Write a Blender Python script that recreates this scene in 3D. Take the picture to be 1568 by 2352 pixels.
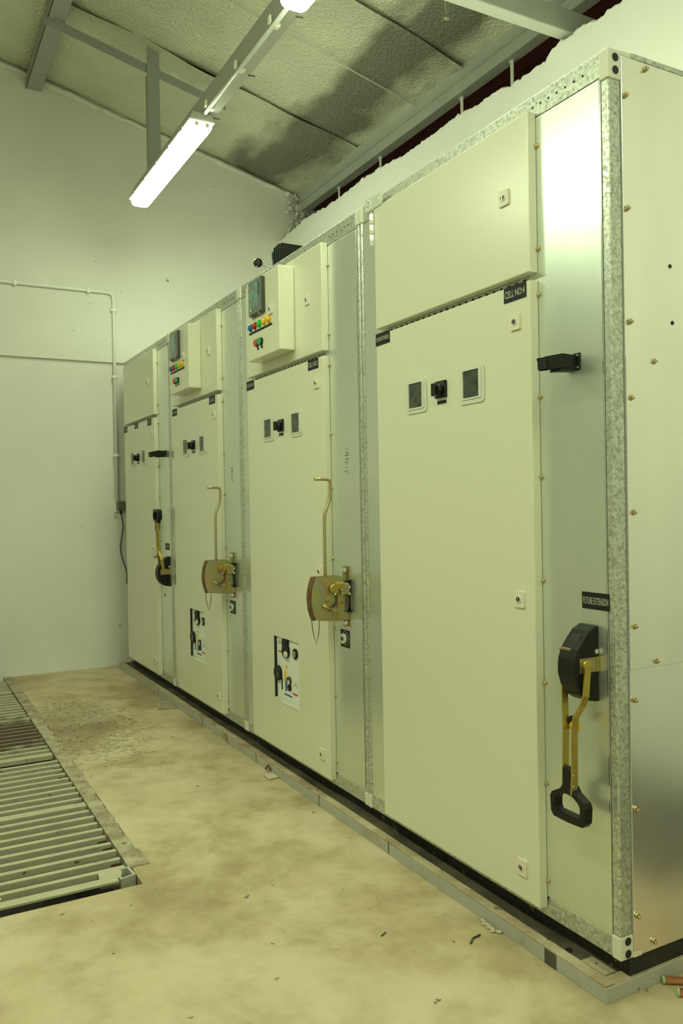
import bpy, bmesh, math, random
from mathutils import Vector, Matrix
random.seed(7)
PI = math.pi
SC = bpy.context.scene
COL = SC.collection
for _o in list(bpy.data.objects):
    bpy.data.objects.remove(_o)

# ------------------------------------------------------------ camera
YAW, PIT, ROL, FPX = 0.49806, -0.00943, -0.01794, 1885.35
CAM = Vector((-1.45319, -1.35487, 1.14685))
def cam_axes():
    f = Vector((math.sin(YAW)*math.cos(PIT), math.cos(YAW)*math.cos(PIT), math.sin(PIT)))
    r0 = Vector((math.cos(YAW), -math.sin(YAW), 0)); u0 = r0.cross(f)
    r = r0*math.cos(ROL)+u0*math.sin(ROL); u = u0*math.cos(ROL)-r0*math.sin(ROL)
    return r, u, f
_r, _u, _f = cam_axes()
cd = bpy.data.cameras.new('camera'); co = bpy.data.objects.new('camera', cd); COL.objects.link(co)
co.matrix_world = Matrix(((_r.x, _u.x, -_f.x, CAM.x), (_r.y, _u.y, -_f.y, CAM.y), (_r.z, _u.z, -_f.z, CAM.z), (0, 0, 0, 1)))
cd.sensor_fit = 'VERTICAL'; cd.sensor_height = 24.0; cd.lens = 24.0*FPX/2352.0
cd.clip_start = 0.02
SC.camera = co

# ------------------------------------------------------------ world, exposure
w = bpy.data.worlds.new('night_outside'); SC.world = w; w.use_nodes = True
w.node_tree.nodes['Background'].inputs[0].default_value = (0.55, 0.6, 0.5, 1)
w.node_tree.nodes['Background'].inputs[1].default_value = 0.03
SC.view_settings.view_transform = 'Standard'; SC.view_settings.look = 'None'
SC.view_settings.gamma = 1.0; SC.view_settings.use_curve_mapping = False
SC.view_settings.exposure = 1.5
LAMP_COL = (0.86, 1.0, 0.645); LAMP_STRENGTH = 14.0     # colour and strength of every fluorescent diffuser

# ------------------------------------------------------------ materials
def new_mat(name):
    m = bpy.data.materials.new(name); m.use_nodes = True
    nt = m.node_tree; b = nt.nodes['Principled BSDF']
    return m, nt, b
def N(nt, t, **kw):
    n = nt.nodes.new(t)
    for k, v in kw.items():
        if k.startswith('i_'): n.inputs[k[2:].replace('_', ' ')].default_value = v
        else: setattr(n, k, v)
    return n
def plain(name, col, rough=0.5, metal=0.0, spec=0.5, bump=0.0, bscale=60.0, var=0.0):
    m, nt, b = new_mat(name)
    b.inputs['Base Color'].default_value = (*col, 1); b.inputs['Roughness'].default_value = rough
    b.inputs['Metallic'].default_value = metal; b.inputs['Specular IOR Level'].default_value = spec
    if bump or var:
        g = N(nt, 'ShaderNodeNewGeometry'); n = N(nt, 'ShaderNodeTexNoise', i_Scale=bscale, i_Detail=4.0)
        nt.links.new(g.outputs['Position'], n.inputs['Vector'])
        if bump:
            bp = N(nt, 'ShaderNodeBump', i_Strength=bump, i_Distance=0.002)
            nt.links.new(n.outputs['Fac'], bp.inputs['Height']); nt.links.new(bp.outputs['Normal'], b.inputs['Normal'])
        if var:
            mx = N(nt, 'ShaderNodeMix', data_type='RGBA')
            mx.inputs['A'].default_value = (*[c*(1-var) for c in col], 1); mx.inputs['B'].default_value = (*[min(1, c*(1+var)) for c in col], 1)
            nt.links.new(n.outputs['Fac'], mx.inputs['Factor']); nt.links.new(mx.outputs['Result'], b.inputs['Base Color'])
    return m
def ramp(nt, src, stops):
    r = N(nt, 'ShaderNodeValToRGB'); e = r.color_ramp.elements
    while len(e) < len(stops): e.new(0.5)
    for i, (p, c) in enumerate(stops): e[i].position = p; e[i].color = (*c, 1) if len(c) == 3 else c
    nt.links.new(src, r.inputs['Fac']); return r
def layered(name, scale, stops, rough=0.6, metal=0.0, detail=6.0, dist=0.0, bump=0.2, bscale=None, bdist=0.004,
            spots=None, squash=None, rough_rng=None, kind='noise'):
    """noise driven colour with optional dark specks and bump"""
    m, nt, b = new_mat(name)
    g = N(nt, 'ShaderNodeNewGeometry'); src = g.outputs['Position']
    if squash:
        mp = N(nt, 'ShaderNodeMapping'); mp.inputs['Scale'].default_value = squash
        nt.links.new(src, mp.inputs['Vector']); src = mp.outputs['Vector']
    if kind == 'noise':
        n = N(nt, 'ShaderNodeTexNoise', i_Scale=scale, i_Detail=detail, i_Distortion=dist, i_Roughness=0.6)
        out = n.outputs['Fac']
    else:
        n = N(nt, 'ShaderNodeTexVoronoi', i_Scale=scale)
        s = N(nt, 'ShaderNodeSeparateColor'); nt.links.new(n.outputs['Color'], s.inputs['Color']); out = s.outputs[0]
    nt.links.new(src, n.inputs['Vector'])
    r = ramp(nt, out, stops); colr = r.outputs['Color']
    if spots:
        sc, thr, sc_col = spots
        n2 = N(nt, 'ShaderNodeTexNoise', i_Scale=sc, i_Detail=2.0); nt.links.new(g.outputs['Position'], n2.inputs['Vector'])
        r2 = ramp(nt, n2.outputs['Fac'], [(thr, (0, 0, 0)), (thr+0.04, (1, 1, 1))])
        mx = N(nt, 'ShaderNodeMix', data_type='RGBA'); mx.inputs['B'].default_value = (*sc_col, 1)
        nt.links.new(r2.outputs['Color'], mx.inputs['Factor']); nt.links.new(colr, mx.inputs['A']); colr = mx.outputs['Result']
    nt.links.new(colr, b.inputs['Base Color'])
    b.inputs['Roughness'].default_value = rough; b.inputs['Metallic'].default_value = metal
    if rough_rng:
        mr = N(nt, 'ShaderNodeMapRange'); mr.inputs['To Min'].default_value = rough_rng[0]; mr.inputs['To Max'].default_value = rough_rng[1]
        nt.links.new(out, mr.inputs['Value']); nt.links.new(mr.outputs['Result'], b.inputs['Roughness'])
    if bump:
        n3 = N(nt, 'ShaderNodeTexNoise', i_Scale=bscale or scale*4, i_Detail=5.0); nt.links.new(g.outputs['Position'], n3.inputs['Vector'])
        bp = N(nt, 'ShaderNodeBump', i_Strength=bump, i_Distance=bdist)
        nt.links.new(n3.outputs['Fac'], bp.inputs['Height']); nt.links.new(bp.outputs['Normal'], b.inputs['Normal'])
    return m

M = {}
M['plaster'] = layered('wall_plaster', 0.9, [(0.3, (0.68, 0.67, 0.62)), (0.7, (0.76, 0.75, 0.70))], rough=0.75, bump=0.35, bscale=5.0, bdist=0.02, spots=(20.0, 0.75, (0.30, 0.27, 0.18)))
M['plaster_clean'] = layered('wall_plaster_clean', 1.5, [(0.3, (0.80, 0.80, 0.76)), (0.7, (0.84, 0.84, 0.81))], rough=0.7, bump=0.25, bscale=9.0, bdist=0.01)
M['fillet'] = layered('cement_fillet', 14.0, [(0.3, (0.62, 0.60, 0.53)), (0.7, (0.80, 0.79, 0.73))], rough=0.9, bump=0.6, bscale=40)
def floor_mat():
    m, nt, b = new_mat('stained_concrete')
    g = N(nt, 'ShaderNodeNewGeometry')
    n1 = N(nt, 'ShaderNodeTexNoise', i_Scale=1.5, i_Detail=8.0, i_Roughness=0.62, i_Distortion=0.3)
    n2 = N(nt, 'ShaderNodeTexNoise', i_Scale=7.0, i_Detail=6.0, i_Roughness=0.65)
    n3 = N(nt, 'ShaderNodeTexNoise', i_Scale=22.0, i_Detail=3.0)
    for n in (n1, n2, n3): nt.links.new(g.outputs['Position'], n.inputs['Vector'])
    r1 = ramp(nt, n1.outputs['Fac'], [(0.36, (0.34, 0.265, 0.15)), (0.47, (0.45, 0.36, 0.215)), (0.53, (0.52, 0.43, 0.28)), (0.66, (0.56, 0.48, 0.33))])
    r2 = ramp(nt, n2.outputs['Fac'], [(0.35, (0.78, 0.76, 0.70)), (0.55, (1, 1, 1)), (0.7, (1.0, 1.0, 1.0))])
    mx = N(nt, 'ShaderNodeMix', data_type='RGBA', blend_type='MULTIPLY'); mx.inputs['Factor'].default_value = 0.9
    nt.links.new(r1.outputs['Color'], mx.inputs['A']); nt.links.new(r2.outputs['Color'], mx.inputs['B'])
    r3 = ramp(nt, n3.outputs['Fac'], [(0.70, (0, 0, 0)), (0.74, (1, 1, 1))])
    mx2 = N(nt, 'ShaderNodeMix', data_type='RGBA'); mx2.inputs['B'].default_value = (0.16, 0.12, 0.07, 1)
    nt.links.new(r3.outputs['Color'], mx2.inputs['Factor']); nt.links.new(mx.outputs['Result'], mx2.inputs['A'])
    # grime around the grating, strongest near (-0.55, 3.0): spilt dirt
    vm = N(nt, 'ShaderNodeVectorMath', operation='DISTANCE'); vm.inputs[1].default_value = (-0.68, 3.1, 0)
    sc = N(nt, 'ShaderNodeVectorMath', operation='MULTIPLY'); sc.inputs[1].default_value = (1.0, 0.45, 1)
    vm.inputs[1].default_value = (-0.62, 3.15*0.45, 0)
    nt.links.new(g.outputs['Position'], sc.inputs[0]); nt.links.new(sc.outputs[0], vm.inputs[0])
    n4 = N(nt, 'ShaderNodeTexNoise', i_Scale=30.0, i_Detail=5.0); nt.links.new(g.outputs['Position'], n4.inputs['Vector'])
    ad2 = N(nt, 'ShaderNodeMath', operation='ADD'); ad2.inputs[1].default_value = 0.35
    ad = N(nt, 'ShaderNodeMath', operation='MULTIPLY_ADD'); ad.inputs[1].default_value = -1.1
    nt.links.new(n4.outputs['Fac'], ad.inputs[0]); nt.links.new(vm.outputs['Value'], ad2.inputs[0]); nt.links.new(ad2.outputs[0], ad.inputs[2])
    r4 = ramp(nt, ad.outputs[0], [(0.0, (1, 1, 1)), (0.10, (0, 0, 0))])
    mx3 = N(nt, 'ShaderNodeMix', data_type='RGBA'); mx3.inputs['B'].default_value = (0.13, 0.10, 0.055, 1)
    mf = N(nt, 'ShaderNodeMath', operation='MULTIPLY'); mf.inputs[1].default_value = 0.42
    nt.links.new(r4.outputs['Color'], mf.inputs[0]); nt.links.new(mf.outputs[0], mx3.inputs['Factor'])
    nt.links.new(mx2.outputs['Result'], mx3.inputs['A']); nt.links.new(mx3.outputs['Result'], b.inputs['Base Color'])
    b.inputs['Roughness'].default_value = 0.62
    bp = N(nt, 'ShaderNodeBump', i_Strength=0.25, i_Distance=0.006)
    nt.links.new(n2.outputs['Fac'], bp.inputs['Height']); nt.links.new(bp.outputs['Normal'], b.inputs['Normal'])
    return m
M['floor'] = floor_mat()
def foil_mat():
    m, nt, b = new_mat('dusty_bubble_foil')
    g = N(nt, 'ShaderNodeNewGeometry')
    v = N(nt, 'ShaderNodeTexVoronoi', i_Scale=62.0, feature='SMOOTH_F1'); nt.links.new(g.outputs['Position'], v.inputs['Vector'])
    n = N(nt, 'ShaderNodeTexNoise', i_Scale=2.2, i_Detail=5.0); nt.links.new(g.outputs['Position'], n.inputs['Vector'])
    r = ramp(nt, n.outputs['Fac'], [(0.3, (0.60, 0.60, 0.48)), (0.7, (0.74, 0.74, 0.60))])
    # darker tone along the eaves (a band in x, ragged edge)
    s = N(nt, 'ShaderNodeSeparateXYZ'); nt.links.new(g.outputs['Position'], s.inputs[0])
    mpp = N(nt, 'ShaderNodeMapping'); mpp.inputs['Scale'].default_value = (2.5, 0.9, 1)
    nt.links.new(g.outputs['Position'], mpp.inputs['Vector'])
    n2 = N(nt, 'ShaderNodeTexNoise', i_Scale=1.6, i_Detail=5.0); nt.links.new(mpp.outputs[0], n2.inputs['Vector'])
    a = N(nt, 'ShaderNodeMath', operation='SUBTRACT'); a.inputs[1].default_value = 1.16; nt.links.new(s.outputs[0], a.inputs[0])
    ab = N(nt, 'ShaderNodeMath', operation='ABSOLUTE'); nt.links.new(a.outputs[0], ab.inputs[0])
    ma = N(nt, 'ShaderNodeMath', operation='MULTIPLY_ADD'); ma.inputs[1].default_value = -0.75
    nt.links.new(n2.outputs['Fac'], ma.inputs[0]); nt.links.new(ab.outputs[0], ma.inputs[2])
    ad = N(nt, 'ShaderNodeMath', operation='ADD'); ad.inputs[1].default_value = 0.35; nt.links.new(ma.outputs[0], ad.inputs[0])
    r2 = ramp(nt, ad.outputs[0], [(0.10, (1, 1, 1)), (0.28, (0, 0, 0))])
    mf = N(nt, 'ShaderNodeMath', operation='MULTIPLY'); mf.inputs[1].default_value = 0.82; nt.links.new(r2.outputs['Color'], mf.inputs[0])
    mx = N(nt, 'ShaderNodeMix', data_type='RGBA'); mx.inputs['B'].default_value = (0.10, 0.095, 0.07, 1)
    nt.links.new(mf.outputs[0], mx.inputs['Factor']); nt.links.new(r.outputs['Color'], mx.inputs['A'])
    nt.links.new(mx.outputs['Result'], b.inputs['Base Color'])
    b.inputs['Roughness'].default_value = 0.42; b.inputs['Metallic'].default_value = 0.3
    bp = N(nt, 'ShaderNodeBump', i_Strength=1.0, i_Distance=0.007)
    nt.links.new(v.outputs['Distance'], bp.inputs['Height']); nt.links.new(bp.outputs['Normal'], b.inputs['Normal'])
    return m
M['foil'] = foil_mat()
M['beige'] = plain('beige_powder_coat', (0.73, 0.715, 0.575), rough=0.27, spec=0.85, bump=0.06, bscale=350.0)
M['galv'] = layered('galvanised_sheet', 3.0, [(0.3, (0.68, 0.74, 0.69)), (0.5, (0.74, 0.79, 0.73)), (0.7, (0.80, 0.83, 0.77))], rough=0.3, metal=0.78, bump=0.0, squash=(1, 1, 0.35), rough_rng=(0.27, 0.36))
M['galv'].node_tree.nodes['Principled BSDF'].inputs['Coat Weight'].default_value = 0.35
M['galv'].node_tree.nodes['Principled BSDF'].inputs['Coat Roughness'].default_value = 0.10
M['galv_end'] = layered('galvanised_sheet_brushed', 5.0, [(0.3, (0.84, 0.83, 0.78)), (0.7, (0.94, 0.93, 0.88))], rough=0.32, metal=0.86, bump=0.0, squash=(1, 1, 0.4), rough_rng=(0.18, 0.32))
def spangle_mat():
    m, nt, b = new_mat('galvanised_spangle')
    g = N(nt, 'ShaderNodeNewGeometry')
    n = N(nt, 'ShaderNodeTexNoise', i_Scale=110.0, i_Detail=5.0, i_Distortion=0.8); nt.links.new(g.outputs['Position'], n.inputs['Vector'])
    v = N(nt, 'ShaderNodeTexVoronoi', i_Scale=150.0); nt.links.new(g.outputs['Position'], v.inputs['Vector'])
    s = N(nt, 'ShaderNodeSeparateColor'); nt.links.new(v.outputs['Color'], s.inputs['Color'])
    mxf = N(nt, 'ShaderNodeMath', operation='MULTIPLY_ADD'); mxf.inputs[1].default_value = 0.35
    nt.links.new(s.outputs[0], mxf.inputs[0]); nt.links.new(n.outputs['Fac'], mxf.inputs[2])
    r = ramp(nt, mxf.outputs[0], [(0.42, (0.34, 0.35, 0.30)), (0.62, (0.50, 0.52, 0.46)), (0.88, (0.66, 0.69, 0.62))])
    nt.links.new(r.outputs['Color'], b.inputs['Base Color'])
    b.inputs['Metallic'].default_value = 0.65
    mr = N(nt, 'ShaderNodeMapRange'); mr.inputs['To Min'].default_value = 0.5; mr.inputs['To Max'].default_value = 0.3
    nt.links.new(s.outputs[0], mr.inputs['Value']); nt.links.new(mr.outputs['Result'], b.inputs['Roughness'])
    return m
M['spangle'] = spangle_mat()
M['black'] = plain('black_plastic', (0.010, 0.010, 0.009), rough=0.45, spec=0.3)
M['blackgloss'] = plain('black_gloss', (0.012, 0.012, 0.012), rough=0.12)
M['blackbase'] = layered('dusty_black_steel', 30, [(0.4, (0.012, 0.012, 0.01)), (0.75, (0.03, 0.028, 0.02))], rough=0.7, bump=0.1, spots=(26, 0.68, (0.14, 0.12, 0.07)))
M['cap'] = plain('beige_plastic', (0.70, 0.69, 0.60), rough=0.4)
M['lockp'] = plain('cream_plastic', (0.74, 0.70, 0.58), rough=0.35)
M['hole'] = plain('dark_recess', (0.01, 0.01, 0.01), rough=0.6)
M['brass'] = plain('brass_screw', (0.56, 0.47, 0.27), rough=0.35, metal=0.8)
M['chrome'] = plain('bright_zinc', (0.85, 0.86, 0.82), rough=0.16, metal=0.95)
M['zinc'] = layered('yellow_passivated_zinc', 14.0, [(0.3, (0.34, 0.42, 0.24)), (0.42, (0.45, 0.43, 0.20)), (0.52, (0.50, 0.36, 0.22)), (0.6, (0.38, 0.42, 0.28)), (0.72, (0.52, 0.42, 0.12))], rough=0.34, metal=0.75, bump=0.02, rough_rng=(0.25, 0.42))
M['zincbar'] = layered('gold_passivated_zinc', 9.0, [(0.3, (0.48, 0.30, 0.07)), (0.5, (0.52, 0.42, 0.10)), (0.7, (0.50, 0.24, 0.07))], rough=0.3, metal=0.75, bump=0.02)
M['rust'] = layered('rusty_edge', 40.0, [(0.3, (0.09, 0.045, 0.022)), (0.7, (0.17, 0.09, 0.045))], rough=0.8)
M['greysteel'] = plain('grey_painted_steel', (0.33, 0.345, 0.33), rough=0.45, var=0.1, bscale=3)
M['greybeam'] = plain('grey_primer_beam', (0.42, 0.44, 0.40), rough=0.5, var=0.15, bscale=5)
M['lightbeam'] = plain('pale_painted_beam', (0.76, 0.76, 0.70), rough=0.5, var=0.1, bscale=4)
M['plinthpaint'] = layered('worn_grey_paint', 8.0, [(0.30, (0.34, 0.27, 0.15)), (0.40, (0.42, 0.41, 0.36)), (0.60, (0.44, 0.44, 0.40)), (0.72, (0.52, 0.47, 0.34))], rough=0.55, bump=0.1, spots=(34, 0.72, (0.20, 0.10, 0.04)))
M['plinthdust'] = layered('dusty_flange', 9.0, [(0.35, (0.30, 0.22, 0.13)), (0.6, (0.46, 0.39, 0.26))], rough=0.8, spots=(40, 0.68, (0.20, 0.11, 0.05)))
M['plinthdark'] = layered('dirty_channel', 9.0, [(0.35, (0.05, 0.045, 0.03)), (0.6, (0.12, 0.10, 0.065))], rough=0.7)
M['housing'] = plain('lamp_housing_grey', (0.45, 0.46, 0.43), rough=0.5)
M['railmetal'] = plain('cable_channel_metal', (0.46, 0.46, 0.42), rough=0.38, metal=0.35)
M['tube'] = plain('pvc_conduit', (0.60, 0.62, 0.60), rough=0.3)
M['conduit'] = plain('painted_conduit', (0.80, 0.80, 0.76), rough=0.5)
M['clip'] = plain('cream_clip', (0.80, 0.78, 0.66), rough=0.5)
M['grate'] = layered('grey_green_grate_paint', 12.0, [(0.26, (0.17, 0.12, 0.06)), (0.36, (0.40, 0.375, 0.26)), (0.7, (0.47, 0.44, 0.31))], rough=0.42, bump=0.05, spots=(28, 0.70, (0.16, 0.09, 0.04)))
def add_dirt(m, centre, sy, reach, strength, colr):
    nt = m.node_tree; b = nt.nodes['Principled BSDF']; g = N(nt, 'ShaderNodeNewGeometry')
    old = b.inputs['Base Color'].links[0].from_socket
    sc = N(nt, 'ShaderNodeVectorMath', operation='MULTIPLY'); sc.inputs[1].default_value = (0.5, sy, 0)
    vm = N(nt, 'ShaderNodeVectorMath', operation='DISTANCE'); vm.inputs[1].default_value = (centre[0]*.5, centre[1]*sy, 0)
    nt.links.new(g.outputs['Position'], sc.inputs[0]); nt.links.new(sc.outputs[0], vm.inputs[0])
    n = N(nt, 'ShaderNodeTexNoise', i_Scale=14.0, i_Detail=6.0); nt.links.new(g.outputs['Position'], n.inputs['Vector'])
    ad = N(nt, 'ShaderNodeMath', operation='MULTIPLY_ADD'); ad.inputs[1].default_value = -0.5
    nt.links.new(n.outputs['Fac'], ad.inputs[0]); nt.links.new(vm.outputs['Value'], ad.inputs[2])
    r = ramp(nt, ad.outputs[0], [(0.0, (strength,)*3), (reach, (0, 0, 0))])
    mx = N(nt, 'ShaderNodeMix', data_type='RGBA'); mx.inputs['B'].default_value = (*colr, 1)
    nt.links.new(r.outputs['Color'], mx.inputs['Factor']); nt.links.new(old, mx.inputs['A']); nt.links.new(mx.outputs['Result'], b.inputs['Base Color'])
add_dirt(M['grate'], (-1.15, 3.15), 1.0, 0.14, 0.85, (0.10, 0.065, 0.04))
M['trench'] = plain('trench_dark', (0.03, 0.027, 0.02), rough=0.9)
M['rim'] = layered('concrete_rim', 12.0, [(0.32, (0.22, 0.17, 0.10)), (0.6, (0.42, 0.38, 0.27))], rough=0.8, bump=0.4, spots=(36, 0.66, (0.18, 0.12, 0.06)))
M['red'] = layered('red_brown_cladding', 10, [(0.3, (0.16, 0.035, 0.02)), (0.7, (0.24, 0.06, 0.035))], rough=0.6)
M['white'] = plain('white_card', (0.80, 0.82, 0.76), rough=0.35)
M['printw'] = plain('white_print', (0.55, 0.57, 0.48), rough=0.5)
M['printk'] = plain('black_print', (0.012, 0.013, 0.012), rough=0.5, spec=0.3)
M['printr'] = plain('red_print', (0.55, 0.06, 0.04), rough=0.5)
M['printb'] = plain('blue_print', (0.03, 0.10, 0.42), rough=0.5)
M['printy'] = plain('yellow_print', (0.85, 0.50, 0.01), rough=0.5)
M['printg'] = plain('grey_green_print', (0.28, 0.36, 0.28), rough=0.5)
M['copper'] = plain('copper_bar', (0.72, 0.33, 0.17), rough=0.35, metal=0.85)
M['hingeglint'] = plain('hinge_glint', (0.95, 0.95, 0.92), rough=0.15, spec=0.9)  # chrome hinge: the lamp's glint is put into a white base colour
M['verdigris'] = plain('green_end', (0.40, 0.56, 0.30), rough=0.6)
M['gasket'] = plain('clear_gasket', (0.66, 0.68, 0.58), rough=0.25)
M['winglass'] = layered('dark_inspection_glass', 35.0, [(0.35, (0.03, 0.035, 0.03)), (0.5, (0.06, 0.08, 0.07)), (0.62, (0.10, 0.08, 0.05)), (0.75, (0.05, 0.11, 0.10))], rough=0.12, bump=0)
M['screen'] = layered('relay_screen', 16.0, [(0.3, (0.09, 0.16, 0.13)), (0.45, (0.16, 0.26, 0.24)), (0.6, (0.18, 0.33, 0.38)), (0.75, (0.30, 0.34, 0.36))], rough=0.08, bump=0)
M['relay'] = plain('relay_dark_grey', (0.045, 0.05, 0.04), rough=0.3)
M['relayframe'] = plain('relay_clear_cover', (0.15, 0.17, 0.15), rough=0.1)
M['b_blue'] = plain('blue_lens', (0.02, 0.14, 0.38), rough=0.2)
M['b_red'] = plain('red_lens', (0.50, 0.015, 0.015), rough=0.2)
M['b_green'] = plain('green_lens', (0.01, 0.55, 0.05), rough=0.2)
M['b_yellow'] = plain('yellow_lens', (0.80, 0.48, 0.01), rough=0.2)
M['teal'] = plain('dark_teal_plastic', (0.03, 0.09, 0.11), rough=0.3)
M['b_orange'] = plain('red_button', (0.55, 0.08, 0.04), rough=0.4)
M['b_teal'] = plain('green_button', (0.02, 0.33, 0.13), rough=0.4)
M['debris'] = plain('mortar_crumbs', (0.50, 0.45, 0.33), rough=0.9, var=0.3, bscale=60)
M['socket'] = plain('grey_socket', (0.13, 0.14, 0.10), rough=0.5)
M['cord'] = plain('dark_cord', (0.07, 0.07, 0.05), rough=0.5)
M['smudge'] = plain('dark_smudge', (0.20, 0.22, 0.17), rough=0.6)
def emit_mat():
    m, nt, b = new_mat('fluorescent_diffuser')
    b.inputs['Base Color'].default_value = (0.8, 0.8, 0.8, 1)
    b.inputs['Emission Color'].default_value = (*LAMP_COL, 1); b.inputs['Emission Strength'].default_value = LAMP_STRENGTH
    return m
M['emit'] = emit_mat()

# ------------------------------------------------------------ mesh builder
W = {}      # world location of every object origin
class MB:
    def __init__(s): s.bm = bmesh.new(); s.mats = []
    def mi(s, m):
        m = M[m] if isinstance(m, str) else m
        if m not in s.mats: s.mats.append(m)
        return s.mats.index(m)
    def box(s, x0, x1, y0, y1, z0, z1, mat, bev=0.0, seg=2):
        x0, x1 = min(x0, x1), max(x0, x1); y0, y1 = min(y0, y1), max(y0, y1); z0, z1 = min(z0, z1), max(z0, z1)
        i = s.mi(mat); mtx = Matrix.Translation(((x0+x1)/2, (y0+y1)/2, (z0+z1)/2)) @ Matrix.Diagonal((x1-x0, y1-y0, z1-z0, 1))
        r = bmesh.ops.create_cube(s.bm, size=1.0, matrix=mtx); vs = r['verts']
        fs = {f for v in vs for f in v.link_faces}
        for f in fs: f.material_index = i
        if bev > 0:
            es = list({e for v in vs for e in v.link_edges})
            bmesh.ops.bevel(s.bm, geom=es, offset=bev, segments=seg, affect='EDGES', profile=0.5, material=i)
        return s
    def prism(s, poly, axis, a0, a1, mat, smooth=False):
        i = s.mi(mat)
        def P(u, v, a): return {'x': (a, u, v), 'y': (u, a, v), 'z': (u, v, a)}[axis]
        A = [s.bm.verts.new(P(u, v, a0)) for u, v in poly]; B = [s.bm.verts.new(P(u, v, a1)) for u, v in poly]
        fs = [s.bm.faces.new(A), s.bm.faces.new(B[::-1])]
        n = len(poly)
        for k in range(n):
            f = s.bm.faces.new((A[k], B[k], B[(k+1) % n], A[(k+1) % n])); f.smooth = smooth; fs.append(f)
        for f in fs: f.material_index = i
        bmesh.ops.recalc_face_normals(s.bm, faces=fs)
        return s
    def ring(s, outer, inner, axis, a0, a1, mat):
        """frame between two polygons with the same number of points"""
        i = s.mi(mat)
        def P(u, v, a): return {'x': (a, u, v), 'y': (u, a, v), 'z': (u, v, a)}[axis]
        V = [[s.bm.verts.new(P(u, v, a)) for u, v in pl] for pl in (outer, inner) for a in (a0, a1)]
        O0, O1, I0, I1 = V; n = len(outer); fs = []
        for k in range(n):
            j = (k+1) % n
            for q in ((O0[k], O0[j], I0[j], I0[k]), (O1[k], I1[k], I1[j], O1[j]), (O0[k], O1[k], O1[j], O0[j]), (I0[k], I0[j], I1[j], I1[k])):
                fs.append(s.bm.faces.new(q))
        for f in fs: f.material_index = i
        bmesh.ops.recalc_face_normals(s.bm, faces=fs)
        return s
    def cyl(s, p0, p1, r, mat, n=16, r1=None, smooth=True):
        i = s.mi(mat); p0, p1 = Vector(p0), Vector(p1); d = p1-p0; L = d.length
        rot = d.to_track_quat('Z', 'Y').to_matrix().to_4x4()
        mtx = Matrix.Translation((p0+p1)/2) @ rot
        res = bmesh.ops.create_cone(s.bm, cap_ends=True, segments=n, radius1=r, radius2=(r if r1 is None else r1), depth=L, matrix=mtx)
        for f in {f for v in res['verts'] for f in v.link_faces}:
            f.material_index = i
            if smooth and len(f.verts) == 4: f.smooth = True
        return s
    def ball(s, c, r, mat, sc=(1, 1, 1), u=16, v=10):
        i = s.mi(mat)
        res = bmesh.ops.create_uvsphere(s.bm, u_segments=u, v_segments=v, radius=r, matrix=Matrix.Translation(c) @ Matrix.Diagonal((*sc, 1)))
        for f in {f for q in res['verts'] for f in q.link_faces}: f.material_index = i; f.smooth = True
        return s
    def sweep(s, path, prof, mat, up=(0, 0, 1), smooth=True, sizes=None):
        """profile points (a,b) swept along path; a along side axis, b along up axis"""
        i = s.mi(mat); path = [Vector(p) for p in path]; up = Vector(up); rings = []; n = len(prof)
        for k, p in enumerate(path):
            t = (path[min(k+1, len(path)-1)]-path[max(k-1, 0)]).normalized()
            side = t.cross(up)
            if side.length < 1e-4: side = t.cross(Vector((0, 1, 0)))
            side.normalize(); b = side.cross(t).normalized(); z = sizes[k] if sizes else 1.0
            rings.append([s.bm.verts.new(p+side*a*z+b*c*z) for a, c in prof])
        fs = [s.bm.faces.new(rings[0]), s.bm.faces.new(rings[-1][::-1])]
        for k in range(len(rings)-1):
            for j in range(n):
                f = s.bm.faces.new((rings[k][j], rings[k+1][j], rings[k+1][(j+1) % n], rings[k][(j+1) % n])); f.smooth = smooth; fs.append(f)
        for f in fs: f.material_index = i
        bmesh.ops.recalc_face_normals(s.bm, faces=fs)
        return s
    def tube(s, path, r, mat, n=10, up=(0, 0, 1), sizes=None):
        return s.sweep(path, [(r*math.cos(2*PI*k/n), r*math.sin(2*PI*k/n)) for k in range(n)], mat, up, True, sizes)
    def plate(s, y0, y1, z0, z1, x0, x1, holes, mat, bev=0.003):
        """door leaf in the plane x = const with rectangular holes"""
        i = s.mi(mat)
        ys = sorted({y0, y1, *[h[k] for h in holes for k in (0, 1)]}); zs = sorted({z0, z1, *[h[k] for h in holes for k in (2, 3)]})
        def solid(a, b):
            if a < 0 or b < 0 or a >= len(ys)-1 or b >= len(zs)-1: return False
            cy, cz = (ys[a]+ys[a+1])/2, (zs[b]+zs[b+1])/2
            return not any(h[0] < cy < h[1] and h[2] < cz < h[3] for h in holes)
        V = {}
        def v(x, a, b):
            k = (x, a, b)
            if k not in V: V[k] = s.bm.verts.new((x, ys[a], zs[b]))
            return V[k]
        fs = []
        for a in range(len(ys)-1):
            for b in range(len(zs)-1):
                if not solid(a, b): continue
                for x in (x0, x1): fs.append(s.bm.faces.new((v(x, a, b), v(x, a+1, b), v(x, a+1, b+1), v(x, a, b+1))))
                if not solid(a-1, b): fs.append(s.bm.faces.new((v(x0, a, b), v(x1, a, b), v(x1, a, b+1), v(x0, a, b+1))))
                if not solid(a+1, b): fs.append(s.bm.faces.new((v(x0, a+1, b), v(x1, a+1, b), v(x1, a+1, b+1), v(x0, a+1, b+1))))
                if not solid(a, b-1): fs.append(s.bm.faces.new((v(x0, a, b), v(x1, a, b), v(x1, a+1, b), v(x0, a+1, b))))
                if not solid(a, b+1): fs.append(s.bm.faces.new((v(x0, a, b+1), v(x1, a, b+1), v(x1, a+1, b+1), v(x0, a+1, b+1))))
        for f in fs: f.material_index = i
        bmesh.ops.recalc_face_normals(s.bm, faces=fs)
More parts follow.
